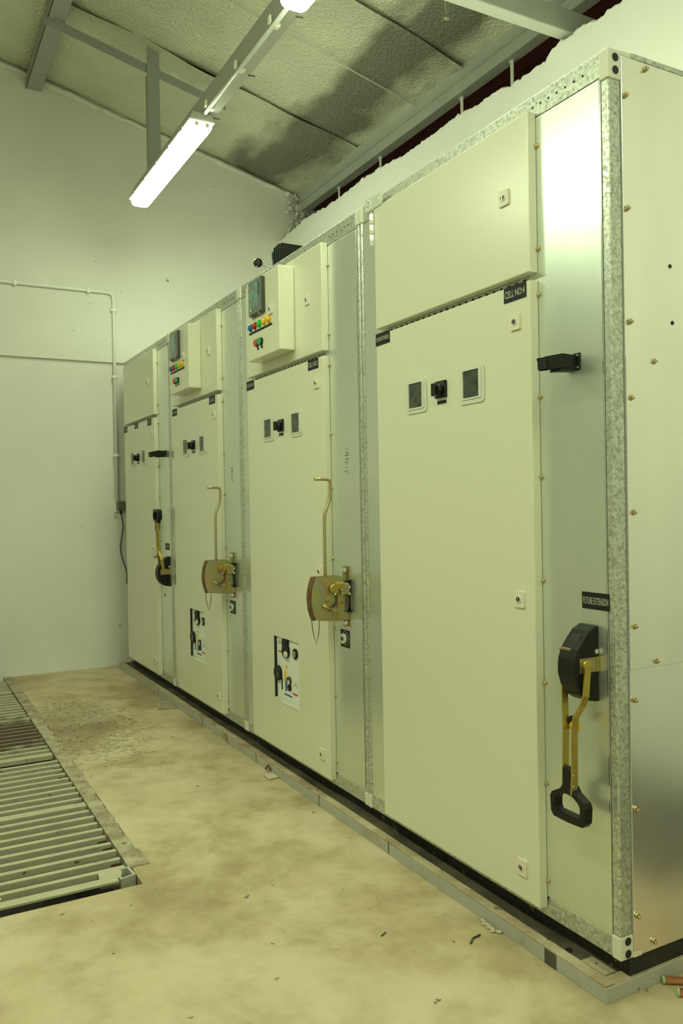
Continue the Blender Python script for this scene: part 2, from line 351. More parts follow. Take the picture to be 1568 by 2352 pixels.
        if bev:
            xf = min(x0, x1); es = set()
            for q in V.values():
                for e in q.link_edges:
                    a, b = e.verts
                    if abs(a.co.x-xf) < 1e-6 and abs(b.co.x-xf) < 1e-6 and any(
                        abs(a.co[t]-lim) < 1e-6 and abs(b.co[t]-lim) < 1e-6 for t, lims in ((1, (y0, y1)), (2, (z0, z1))) for lim in lims): es.add(e)
            bmesh.ops.bevel(s.bm, geom=list(es), offset=bev, segments=3, affect='EDGES', profile=0.5, material=i)
        return s
    def text(s, string, x, y_left, z_bot, width, height, mat):
        """flat print facing -x, read from the room; y_left is the larger y"""
        i = s.mi(mat); vs, fs = text_geo(string)
        if not vs: return s
        x0 = min(v[0] for v in vs); x1 = max(v[0] for v in vs); z0 = min(v[1] for v in vs); z1 = max(v[1] for v in vs)
        kx = width/(x1-x0); kz = height/(z1-z0) if height else kx
        V = [s.bm.verts.new((x, y_left-(v[0]-x0)*kx, z_bot+(v[1]-z0)*kz)) for v in vs]
        for f in fs:
            try: q = s.bm.faces.new([V[k] for k in f]); q.material_index = i
            except ValueError: pass
        return s
    def mesh(s, name, off=(0, 0, 0)):
        bmesh.ops.translate(s.bm, verts=s.bm.verts, vec=-Vector(off))
        me = bpy.data.meshes.new(name); s.bm.to_mesh(me); s.bm.free()
        for m in s.mats: me.materials.append(m)
        return me
    def build(s, name, parent=None, label=None, cat=None, group=None, kind=None):
        if parent is not None: off = W[parent.name]
        else:
            co_ = [v.co for v in s.bm.verts]
            off = Vector(((min(c.x for c in co_)+max(c.x for c in co_))/2, (min(c.y for c in co_)+max(c.y for c in co_))/2, min(c.z for c in co_)))
        o = bpy.data.objects.new(name, s.mesh(name, off)); COL.objects.link(o)
        if parent is not None: o.parent = parent
        else: o.location = off
        W[o.name] = Vector(off); tag(o, label, cat, group, kind)
        return o
    def build_each(s, name, parent):
        """every loose piece becomes a part of its own"""
        s.bm.verts.index_update(); s.bm.verts.ensure_lookup_table(); seen = {}; n = 0
        adj = [[e.other_vert(v).index for e in v.link_edges] for v in s.bm.verts]
        for v in range(len(adj)):
            if v in seen: continue
            st = [v]; seen[v] = n
            while st:
                for q in adj[st.pop()]:
                    if q not in seen: seen[q] = n; st.append(q)
            n += 1
        lay = s.bm.verts.layers.int.new('piece'); s.bm.verts.ensure_lookup_table()
        for v, k in seen.items(): s.bm.verts[v][lay] = k
        out = []
        for k in range(n):
            m_ = MB(); m_.bm.free(); m_.bm = s.bm.copy(); m_.mats = list(s.mats)
            l2 = m_.bm.verts.layers.int['piece']
            bmesh.ops.delete(m_.bm, geom=[v for v in m_.bm.verts if v[l2] != k], context='VERTS')
            m_.bm.verts.layers.int.remove(m_.bm.verts.layers.int['piece'])
            out.append(m_.build(name, parent))
        s.bm.free(); return out
TXT = {}
def text_geo(string):
    if string in TXT: return TXT[string]
    cu = bpy.data.curves.new('lettering', 'FONT'); cu.body = string; cu.resolution_u = 3
    o = bpy.data.objects.new('lettering', cu); COL.objects.link(o)
    dg = bpy.context.evaluated_depsgraph_get(); me = bpy.data.meshes.new_from_object(o.evaluated_get(dg))
    TXT[string] = ([tuple(v.co) for v in me.vertices], [tuple(p.vertices) for p in me.polygons])
    bpy.data.objects.remove(o); bpy.data.curves.remove(cu); bpy.data.meshes.remove(me)
    return TXT[string]
def tag(o, label=None, cat=None, group=None, kind=None):
    if label: o['label'] = label
    if cat: o['category'] = cat
    if group: o['group'] = group
    if kind: o['kind'] = kind
def thing(name, loc, label, cat, group=None, kind=None):
    o = bpy.data.objects.new(name, None); COL.objects.link(o); o.location = loc; o.empty_display_size = 0.1
    W[o.name] = Vector(loc); tag(o, label, cat, group, kind); return o
def inst(name, me, loc, parent, label=None):
    """one more object on shared mesh data"""
    o = bpy.data.objects.new(name, me); COL.objects.link(o); o.parent = parent
    o.location = Vector(loc)-W[parent.name]; W[o.name] = Vector(loc)
    if label: o['label'] = label
    return o
def rrect(y0, y1, z0, z1, r, n=4):
    pts = []
    for cy, cz, a in ((y1-r, z1-r, 0), (y0+r, z1-r, 90), (y0+r, z0+r, 180), (y1-r, z0+r, 270)):
        for k in range(n+1):
            t = math.radians(a+90*k/n); pts.append((cy+r*math.cos(t), cz+r*math.sin(t)))
    return pts

# ============================================================ SETTING
XW, YW = 1.30, 4.69          # wall behind the cabinets, far wall
XL, YF = -4.4, -2.7
RIDGE = -1.55
def roof(x): return 4.03-0.25*x if x > RIDGE else 4.03-0.25*RIDGE+0.25*(x-RIDGE)

fl = MB()
TX0, TX1, TY0, TY1 = -2.60, -0.815, 1.135, YW
fl.box(TX1+0.05, XW+0.2, YF, YW, -0.06, 0, 'floor'); fl.box(XL, TX1+0.05, YF, TY0, -0.06, 0, 'floor'); fl.box(-.812, TX1+0.05, TY0, TY0+.16, -.06, 0, 'floor'); fl.box(XL, TX0, TY0, YW, -0.06, 0, 'floor')
floor = fl.build('floor', kind='structure')
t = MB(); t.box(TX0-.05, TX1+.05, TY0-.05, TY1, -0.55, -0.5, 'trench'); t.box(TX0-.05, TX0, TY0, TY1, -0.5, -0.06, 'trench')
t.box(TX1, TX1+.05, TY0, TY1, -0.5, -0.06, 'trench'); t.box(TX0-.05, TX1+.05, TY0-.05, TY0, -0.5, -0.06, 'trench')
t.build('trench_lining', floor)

# wall behind the cabinets, broken plaster along the top
prof = [(4.733, 3.264), (4.201, 3.307), (3.915, 3.286), (3.626, 3.285), (3.348, 3.298), (3.073, 3.287), (2.803, 3.26), (2.503, 3.269), (2.297, 3.275), (2.165, 3.259), (1.998, 3.261), (1.829, 3.233), (1.598, 3.24), (1.574, 3.263), (1.507, 3.29), (1.44, 3.273), (1.396, 3.286), (1.343, 3.278), (1.266, 3.256), (1.203, 3.279), (1.143, 3.269), (0.83, 3.26), (-3.5, 3.28)]
def ztop(y):
    for (a, za), (b, zb) in zip(prof, prof[1:]):
        if b <= y <= a: return za+(zb-za)*(a-y)/(a-b)
    return 3.28
rng = random.Random(3); pts = []; y = YW
bm = MB(); i0 = bm.mi('plaster_clean'); rows = []; ny = 420
for k in range(ny+1):
    y = YW+(YF-YW)*k/ny; z = ztop(y)+rng.uniform(-.007, .007)
    c = rng.uniform(0.004, 0.014)
    rows.append([bm.bm.verts.new(p) for p in ((XW, y, 0), (XW, y, z-0.05), (XW+rng.uniform(-.002, .004), y, z-c), (XW+c, y, z), (XW+0.2, y, z+rng.uniform(-.01, .01)), (XW+0.2, y, 0))])
for a, b in zip(rows, rows[1:]):
    for j in range(5): bm.bm.faces.new((a[j], a[j+1], b[j+1], b[j])).material_index = i0
bm.bm.faces.new(rows[0]); bm.bm.faces.new(rows[-1][::-1])
bmesh.ops.recalc_face_normals(bm.bm, faces=bm.bm.faces)
bm.build('wall_right', kind='structure')
# far gable wall: upper part stands a little proud of the lower part
b = MB(); b.prism([(XL, -.56), (1.5, -.56), (1.5, 2.21), (XL, 2.21)], 'y', YW, YW+.2, 'plaster')
gz = [(XL, 2.205), (XW+.005, 2.205), (XW+.005, 3.24), (1.50, 3.30), (1.515, 3.42), (1.49, 3.50), (1.50, roof(1.5)), (RIDGE, roof(RIDGE)), (XL, roof(XL))]
b.prism(gz, 'y', YW-.02, YW+.2, 'plaster')
b.build('wall_back', kind='structure')
b = MB(); b.box(XL-.2, XL, YF, YW, 0, roof(XL), 'plaster'); b.build('wall_left', kind='structure')
b = MB(); b.prism([(XL, 0), (1.5, 0), (1.5, roof(1.5)), (RIDGE, roof(RIDGE)), (XL, roof(XL))], 'y', YF-.2, YF, 'plaster'); b.build('wall_front', kind='structure')
# cement fillet where the gable meets the roof
b = MB(); rng = random.Random(5); path = []
for k in range(90):
    x = -3.9+(1.44+3.9)*k/89; path.append((x, YW-.03+rng.uniform(-.003, .003), roof(x)-.035+rng.uniform(-.006, .006)))
b.tube(path, 0.017, 'fillet', n=8, up=(0, 1, 0), sizes=[rng.uniform(.75, 1.25) for _ in path])
for k in range(90):     # crumbling mortar in the corner
    x = rng.uniform(1.36, 1.54); z = rng.uniform(3.30, roof(x)-.02)
    b.ball((x, YW-.04-rng.uniform(0, .05), z), rng.uniform(.006, .022), 'fillet', (rng.uniform(.6, 1.6), .8, rng.uniform(.5, 1.4)), 6, 4)
b.build('trim_1', kind='structure')
# roof deck and the insulation strips under it
b = MB()
b.prism([(RIDGE, roof(RIDGE)+.05), (1.85, roof(1.85)+.05), (1.85, roof(1.85)+.07), (RIDGE, roof(RIDGE)+.09)], 'y', YF-.2, YW+.2, 'red')
b.prism([(XL-.2, roof(XL-.2)+.05), (RIDGE, roof(RIDGE)+.05), (RIDGE, roof(RIDGE)+.09), (XL-.2, roof(XL-.2)+.07)], 'y', YF-.2, YW+.2, 'red')
ceil = b.build('ceiling', kind='structure')
def strip(y0, y1, right, seed):
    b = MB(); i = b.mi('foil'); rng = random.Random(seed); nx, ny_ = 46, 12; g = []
    xa, xb = (RIDGE, 1.62) if right else (RIDGE, XL)
    ph = rng.uniform(0, 6)
    for a in range(nx+1):
        x = xa+(xb-xa)*a/nx; row = []
        for c in range(ny_+1):
            y = y0+(y1-y0)*c/ny_; v = c/ny_
            z = roof(x)-.004-.010*math.sin(PI*v)*(1+.5*math.sin(x*3+ph))-.006*math.sin(x*5.2+ph+2*v)
            if c == 0: z -= .016+.008*math.sin(x*9+ph)
            if c == ny_: z += .006
            if c == 1: z -= .004+.004*math.sin(x*13+ph)
            row.append(b.bm.verts.new((x, y, min(z, roof(x)+.02))))
        g.append(row)
    for a in range(nx):
        for c in range(ny_):
            f = b.bm.faces.new((g[a][c], g[a+1][c], g[a+1][c+1], g[a][c+1])); f.material_index = i; f.smooth = c > 0
    b.build('insulation_strip', ceil)
ys = [4.70, 3.69, 2.47, 1.25, 0.03, -1.19, -2.68]
for k in range(len(ys)-1):
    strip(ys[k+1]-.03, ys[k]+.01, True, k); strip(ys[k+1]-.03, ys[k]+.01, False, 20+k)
# tie wire across the foil
b = MB(); b.tube([(x_, 2.94, roof(x_)-.03) for x_ in (-1.5, -.5, .3, 1.0, 1.5)], .0035, 'lightbeam', 6, (0, 1, 0)); b.tube([(1.47, 2.90, roof(1.5)-.06), (1.5, 2.94, roof(1.5)-.03), (1.49, 2.97, roof(1.5)-.08)], .003, 'lightbeam', 6, (1, 0, 0)); b.build('tie_wire', ceil)
b = MB(); b.tube([(0.95, 1.93, roof(.95)-.02), (1.05, 2.05, roof(1.05)-.10), (1.08, 2.08, roof(1.08)-.13)], .003, 'debris', 5, (1, 0, 0)); b.ball((1.08, 2.08, roof(1.08)-.135), .014, 'debris', (1.4, 1, .6), 8, 6); b.build('hanging_thread', ceil)
# cladding seen through the gap under the eaves
b = MB(); rngc = random.Random(2); P0 = []
n = 164; vv = []; YFc = YF
for k in range(n+1):
    y = YF+(YW+.1-YF)*k/n; x = 1.74+(.012 if (k//2) % 2 else 0)
    vv.append((b.bm.verts.new((x, y, 3.15)), b.bm.verts.new((x, y, 3.61))))
i = b.mi('red')
for a, c in zip(vv, vv[1:]): b.bm.faces.new((a[0], a[1], c[1], c[0])).material_index = i
b.box(1.505, 1.736, YF, YW+.1, 3.13, 3.15, 'red')
b.build('cladding_sheet', None, 'dark red corrugated cladding seen in the gap between roof beam and wall', 'cladding')

# ============================================================ ROOF STEEL
b = MB(); zt = roof(1.46)-.005
b.box(1.46, 1.463, YF, YW-.05, 3.51, zt, 'greybeam'); b.box(1.463, 1.53, YF, YW-.05, 3.51, 3.514, 'greybeam')
b.box(1.463, 1.53, YF, YW-.05, zt-.02, zt-.016, 'greybeam'); b.box(1.448, 1.46, YF, YW-.05, 3.575, 3.581, 'greybeam'); b.box(1.527, 1.53, YF, YW-.05, 3.514, 3.53, 'greybeam')
b.build('eaves_beam', None, 'long grey steel eaves beam running above the wall behind the cabinets', 'beam')
for k, yy in enumerate((4.027, 3.434, 2.519, 2.076)):
    b = MB(); b.box(1.50, 1.504, yy-.012, yy+.012, ztop(yy)-.0, 3.512, 'lightbeam'); b.box(1.496, 1.506, yy-.016, yy+.016, 3.50, 3.512, 'lightbeam')
    b.build('hold_down_strap', None, ('short grey strap between wall top and eaves beam, ' + ('nearest the far corner' if k == 0 else ('second from the far corner' if k == 1 else ('third from the far corner' if k == 2 else 'nearest the roof truss')))), 'strap', 'straps tying the eaves beam to the wall')
b = MB(); yb0, yb1 = 1.466, 1.53
b.box(XL, 1.62, yb0, yb1, 3.302, 3.308, 'lightbeam'); b.box(XL, 1.62, yb0, yb0+.005, 3.308, 3.40, 'greybeam'); b.box(XL, 1.62, yb0, yb1, 3.40, 3.406, 'greybeam'); b.box(XL, 1.62, yb1-.004, yb1, 3.308, 3.325, 'greybeam')
b.build('truss_tie_beam', None, 'pale grey horizontal steel tie beam resting on the broken wall top', 'beam')
b = MB()
prf = [(RIDGE, roof(RIDGE)-.10), (1.45, roof(1.45)-.10), (1.45, roof(1.45)-.02), (RIDGE, roof(RIDGE)-.02)]
b.prism(prf, 'y', 1.475, 1.535, 'greybeam'); b.build('truss_rafter', None, 'sloping grey steel rafter above the tie beam', 'beam')
b = MB(); b.prism([(.95, 3.41), (1.0, 3.41), (1.38, roof(1.38)-.1), (1.32, roof(1.32)-.1)], 'y', 1.48, 1.52, 'greybeam'); b.build('truss_brace', None, 'short diagonal brace between tie beam and rafter', 'beam')
def purlin(x0, x1, label, y0, y1, d=.085):
    b = MB(); zt_ = min(roof(x0), roof(x1))-.012; zb = zt_-d
    b.box(x0, x0+.003, y0, y1, zb, zt_, 'greysteel'); b.box(x0, x1, y0, y1, zb, zb+.003, 'greysteel'); b.box(x0, x1, y0, y1, zt_-.003, zt_, 'greysteel'); b.box(x1-.003, x1, y0, y1, zb, zb+.02, 'greysteel')
    return b.build('roof_purlin', None, label, 'beam')
purlin(-.60, -.50, 'dark grey roof purlin at upper left running into the far wall', YF, YW-.02)
# cross bar under the purlin with a hanger post carrying the lighting rail
b = MB()
xa, xb = -.625, .51
b.prism([(xa, roof(xa)-.165), (xb, roof(xb)-.155), (xb, roof(xb)-.105), (xa, roof(xa)-.105)], 'y', 3.745, 3.751, 'greysteel')
b.prism([(xa, roof(xa)-.109), (xb, roof(xb)-.109), (xb, roof(xb)-.105), (xa, roof(xa)-.105)], 'y', 3.751, 3.80, 'greysteel')
b.build('cross_bar', None, 'grey angle iron bar sloping along the roof near the far wall', 'bar')
b = MB(); b.box(-.012, .066, 3.74-.006, 3.74, 3.268, 4.06-.02, 'greysteel'); b.box(-.012, -.007, 3.74, 3.78, 3.268, 3.86, 'greysteel')
b.build('hanger_post', None, 'vertical grey flat post holding the lighting rail near the far wall', 'post')
# lighting rail with conduit and clips
rail = thing('lighting_rail', (.015, 4.08, 3.17), 'long metal channel with a pipe that carries the tube lights', 'rail')
b = MB(); b.box(-.02, -.017, YF, 4.08, 3.172, 3.268, 'railmetal'); b.box(-.02, .052, YF, 4.08, 3.170, 3.173, 'railmetal'); b.box(.049, .052, YF, 4.08, 3.172, 3.268, 'railmetal'); b.box(-.02, .052, YF, 4.08, 3.265, 3.268, 'railmetal'); b.build('channel', rail)
for ya_, yb_ in ((YF, -2.26), (-1.04, .35), (1.565, 2.68), (3.91, 4.03)):
    b = MB(); b.cyl((-.016, ya_, 3.161), (-.016, yb_, 3.161), .010, 'tube', 12); b.build('conduit', rail)
b = MB(); b.box(-.034, -.026, -.012, .012, -.010, .022, 'clip', .002); b.box(-.012, .012, -.014, .014, -.022, -.010, 'clip', .003); b.box(.004, .018, -.009, .009, -.014, 0, 'clip', .002); clip_me = b.mesh('saddle_clip')
for yy in (2.60, 2.19, 1.80, .1, -.6): inst('saddle_clip', clip_me, (-.008, yy, 3.17), rail)
b = MB()
for yy in (2.24, 2.72, 1.72): b.tube([(.045, yy, 3.168), (.07, yy-.01, 3.166), (.085, yy+.015, 3.18)], .0028, 'cord', 5)
b.build_each('wire_tail', rail)
b = MB(); b.box(-.005, .02, 3.965, 3.99, 3.15, 3.171, 'black'); b.build('cable_gland', rail)

# ============================================================ LAMPS
def lamp(x, y0, y1, z, label):
    L = y1-y0; root = thing('tube_light', (x, (y0+y1)/2, z), label, 'lamp', 'twin tube light fittings')
    yc = (y0+y1)/2
    def P(s_, zz): return s_*1.0, zz
    # housing
    b = MB(); b.prism([(x-.062, z+.052), (x+.062, z+.052), (x+.05, z+.088), (x-.05, z+.088)], 'y', y0-.006, y1+.006, 'housing'); b.build('housing', root)
    b = MB(); b.box(x-.068, x+.068, y0-.012, y1+.012, z+.044, z+.054, 'cap', .003); b.build('rim', root); b = MB()
    for yy in [y0+.12+k*(L-.24)/4 for k in range(5)]:
        for sx in (-1, 1): b.box(x+sx*.066, x+sx*.071, yy-.014, yy+.014, z+.034, z+.062, 'housing')
    b.build_each('latch', root)
    # diffuser: rounded trough
    prof_ = []
    for k in range(13):
        a = PI*k/12; prof_.append((x-.060*math.copysign(abs(math.cos(a))**.45, math.cos(a)), z+.044-.044*abs(math.sin(a))**.75))
    b = MB(); i = b.mi('emit'); rings = []
    for yy, k_ in ((y0-.004, .90), (y0+.010, .98), (y0+.03, 1), (y1-.03, 1), (y1-.010, .98), (y1+.004, .90)):
        rings.append([b.bm.verts.new((x+(px-x)*k_, yy, z+.044+(pz-z-.044)*k_)) for px, pz in prof_])
    for r0, r1 in zip(rings, rings[1:]):
        for j in range(len(prof_)-1): f = b.bm.faces.new((r0[j], r1[j], r1[j+1], r0[j+1])); f.material_index = i; f.smooth = True
    b.bm.faces.new(rings[0]).material_index = i; b.bm.faces.new(rings[-1][::-1]).material_index = i
    bmesh.ops.recalc_face_normals(b.bm, faces=b.bm.faces); b.build('diffuser', root)
    b = MB()
    for ye, s_ in ((y0-.004, -1), (y1+.004, 1)):
        for sx in (-.028, .028): b.box(x+sx-.010, x+sx+.010, ye, ye+s_*.003, z+.018, z+.042, 'cap', .001)
    b.build_each('tube_socket', root)
    return root
lamp(-.030, 2.69, 3.90, 3.078, 'lit white tube light hanging near the far wall, whole in view')
lamp(-.045, .36, 1.555, 3.078, 'lit tube light on the rail cut off by the top edge of the photo')
lamp(-.030, -2.25, -1.05, 3.078, 'tube light on the same rail behind the viewer')
for k, (ya, yb, nm) in enumerate(((1.15, 2.40, 'farthest'), (-.25, 1.0, 'middle'), (-1.75, -.5, 'nearest'))):
    lamp(-1.78, ya, yb, 2.81, 'tube light of the second row out of view to the left, %s of its row' % nm)
rail2 = thing('lighting_rail', (-1.77, 2.8, 2.90), 'second metal lighting channel out of view to the left', 'rail')
b = MB(); b.box(-1.805, -1.735, YF, 2.8, 2.902, 3.0, 'railmetal'); b.build('channel', rail2)

for yy in (-1.6, .4, 2.6):
    b = MB(); b.box(-1.775, -1.765, yy-.01, yy+.01, 3.0, roof(-1.77)-.03, 'greysteel'); b.build('hanger', rail2)
# ============================================================ SWITCHGEAR
CW = 1.144; ZB, ZT = .08, 2.18
b = MB(); b.cyl((0, 0, 0), (-.0035, 0, 0), .0068, 'brass', 10); b.ball((-.0035, 0, 0), .0048, 'brass', (.5, 1, 1), 10, 6); SCREW_X = b.mesh('screw')
b = MB(); b.cyl((0, 0, 0), (0, -.004, 0), .0072, 'brass', 6, smooth=False); b.cyl((0, -.004, 0), (0, -.009, -.002), .0036, 'brass', 8); SCREW_Y = b.mesh('screw')
b = MB(); b.prism(rrect(-.0195, .0195, -.021, .021, .004), 'x', 0, -.006, 'lockp'); b.cyl((-.0055, 0, 0), (-.0085, 0, 0), .0095, 'lockp', 16); b.cyl((-.0082, 0, 0), (-.0090, 0, 0), .0068, 'hole', 14); b.box(-.0098, -.0088, -.0012, .0012, -.006, .006, 'chrome'); LOCK = b.mesh('lock')
def sign(parent, text, y0, y1, z0, z1, x, h=.4):
    b = MB(); b.box(x-.0015, x, y0, y1, z0, z1, 'printk'); s_ = b.build('sign_plate', parent)
    if text:
        b = MB(); wd = (y1-y0)*.9; hh = (z1-z0)*h
        b.text(text, x-.0019, y1-(y1-y0)*.05, (z0+z1)/2-hh/2, wd, hh, 'printw'); b.build('lettering', s_)
def window(parent, y0, y1, z0, z1, x):
    o = rrect(y0, y1, z0, z1, .014); m_ = rrect(y0+.012, y1-.010, z0+.012, z1-.010, .006); iy0, iy1, iz0, iz1 = y0+.022, y1-.019, z0+.017, z1-.014
    inn = rrect(iy0, iy1, iz0, iz1, .0015)
    b = MB(); b.ring(o, m_, 'x', x, x-.004, 'gasket'); b.ring(m_, inn, 'x', x, x-.0065, 'gasket'); w_ = b.build('inspection_window', parent)
    b = MB(); b.prism(inn, 'x', x, x-.003, 'winglass'); b.build('window_glass', w_)
def selector(parent, yc, zc, x):
    b = MB(); b.box(x, x-.008, yc-.027, yc+.027, zc-.024, zc+.026, 'black', .002); b.box(x-.008, x-.0086, yc-.022, yc+.022, zc+.010, zc+.022, 'relay')
    s_ = b.build('selector_switch', parent)
    b = MB(); b.cyl((x-.008, yc, zc-.002), (x-.022, yc, zc-.002), .019, 'black', 20, r1=.0165); b.box(x-.021, x-.036, yc-.006, yc+.006, zc-.021, zc+.017, 'blackgloss', .002); b.build('knob', s_)
    b = MB(); b.box(x, x-.0015, yc-.022, yc+.022, zc-.041, zc-.031, 'printk'); b.build('switch_tag', s_)
def cell(n, label):
    Y0 = n*CW; Y1 = Y0+CW if n < 3 else 4.529
    root = thing('switchgear_cabinet', (.0, (Y0+Y1)/2, ZB), label, 'cabinet', 'row of switchgear cabinets')
    D1 = Y0+.998 if n < 3 else 4.425; D0 = Y0+.243
    # carcass
    b = MB(); b.box(.012, 1.12, Y0+.004, Y1-.002, ZB, ZT-.002, 'galv_end'); b.build('carcass', root)
    b = MB(); b.box(-.002, .012, Y0+.012, Y1-.012, 2.122, ZT, 'spangle', .0015)
    for k in range(7 if n == 0 else 6):
        yy = Y0+.080+k*.029
        b.cyl((-.0015, yy, 2.1505), (-.0028, yy, 2.1505), .0032, 'hole', 8)
    if n < 3: b.cyl((-.0015, Y0+1.085, 2.15), (-.0028, Y0+1.085, 2.15), .0032, 'hole', 8)
    b.build('top_rail', root)
    b = MB(); b.box(-.002, .012, Y0+.012, Y1-.012, ZB, .126, 'spangle', .0015); b.box(-.0005, .004, Y0+.02, Y1-.02, .126, .131, 'chrome'); b.build('bottom_rail', root)
    b = MB(); b.box(-.002, .012, D0-.05, D1+.02, 1.66, 1.79, 'spangle')
    for k in range(24): yy = D0+.02+k*.031; b.box(-.0025, -.0018, yy-.006, yy+.006, 1.712, 1.722, 'hole')
    b.build('middle_rail', root)
    # posts
    if n == 0:
        b = MB(); b.box(-.004, .034, 0, .024, .134, 2.112, 'spangle', .004, 3); b.box(.0335, .0362, -.0006, .004, .134, 2.112, 'greysteel'); b.build('corner_post', root)
    else:
        b = MB(); b.box(-.005, .02, Y0+.001, Y0+.0215, .12, 2.13, 'spangle', .006, 3); b.build('corner_post', root)
    if n < 3:
        b = MB(); b.box(-.005, .02, Y1-.0215, Y1-.001, .12, 2.13, 'spangle', .006, 3); b.build('corner_post', root)
    else:
        b = MB(); b.box(-.004, .02, Y1-.024, Y1, .12, 2.13, 'spangle', .004, 3); b.build('corner_post', root)
    # plastic corner caps
    if n == 0:
        for z0, z1, lo in ((ZB, .134, True), (2.112, ZT, False)):
            b = MB(); b.box(-.006, .036, -.001, .026, z0, z1, 'cap', .003)
            zc = (z0+z1)/2
            for dz in (-.014, .015): b.cyl((.018, .0005, zc+dz), (.018, -.0022, zc+dz), .0095, 'hole', 18)
            if lo: b.box(.034, .062, -.003, .01, z0, z0+.011, 'cap', .001)
            else: b.box(.034, .066, -.003, .01, z1-.011, z1, 'cap', .001)
            b.build('corner_cap', root)
    else:
        for z0, z1 in ((ZB, .124), (2.126, ZT)):
            b = MB(); b.box(-.008, .02, Y0+.001, Y0+.024, z0, z1, 'cap', .003); b.build('corner_cap', root)
    if n < 3:
        for z0, z1 in ((ZB, .124), (2.126, ZT)):
            b = MB(); b.box(-.008, .02, Y1-.024, Y1-.001, z0, z1, 'cap', .003); b.build('corner_cap', root)
    # smooth panels either side of the doors
    b = MB(); b.box(-.003, .006, Y0+.0255, D0+.03, .132, 2.119, 'galv', .0012); b.box(-.0012, .004, Y0+.0215, Y0+.0258, .13, 2.12, 'hole')
    sp = b.build('side_panel', root)
    b = MB(); b.box(-.0028, -.0010, D0-.004, D0+.02, .128, 2.122, 'hole'); b.box(-.0038, -.0028, Y0+.0265, Y0+.029, .134, 2.117, 'chrome'); b.build('panel_edge', root)
    if n < 3:
        b = MB(); b.box(-.003, .006, D1-.03, Y1-.0245, .132, 2.119, 'galv', .0012); b.build('filler_panel', root)
    zs = (2.048, 1.788, 1.672, 1.412, 1.207, .943, .682, .424, .174)
    for z in zs:
        if n in (1, 2) and .70 < z < .92: continue
        inst('screw', SCREW_X, (-.003, D0-.0035, z), root)
    # doors
    b = MB(); b.plate(D0, D1, 1.728, 2.132, -.030, -.004, [], 'beige'); b.build('upper_door', root)
    lo_h = []
    if n in (1, 2): lo_h = [(Y0+.505, Y0+.745, .325, .588)]
    b = MB(); b.plate(D0, D1, .106, 1.707, -.030, -.004, lo_h, 'beige'); ld = b.build('lower_door', root)
    for z in ((1.943, 1.611, .892, .190)):
        inst('lock', LOCK, (-.030, Y0+(.335 if z == 1.943 else (.305 if z < .3 else .298))+(.03 if (z == 1.943 and n) else 0), z), root)
    window(root, Y0+.705, Y0+.818, 1.424, 1.531, -.030); window(root, Y0+.428, Y0+.540, 1.422, 1.529, -.030)
    selector(root, Y0+.630, 1.479, -.030)
    nm = 4-n
    y_s = Y0+(.256 if n == 0 else .281)
    if n == 3: y_s = Y0+.305
    sign(root, 'CELL NO:%d' % nm, y_s, y_s+.086, 1.667, 1.7065, -.0305, .45)
    yl = D1-.083 if n else D1-.086
    sign(root, 'FUTURE EXTENSION', yl, yl+.086, 1.671, 1.711, -.0305, .34)
    if n == 3: sign(root, 'FUTURE EXTENSION', 4.055, 4.14, 1.675, 1.711, -.0305, .34)
    if n in (1, 2):
        mimic(root, Y0); control_box(root, Y0)
    return root
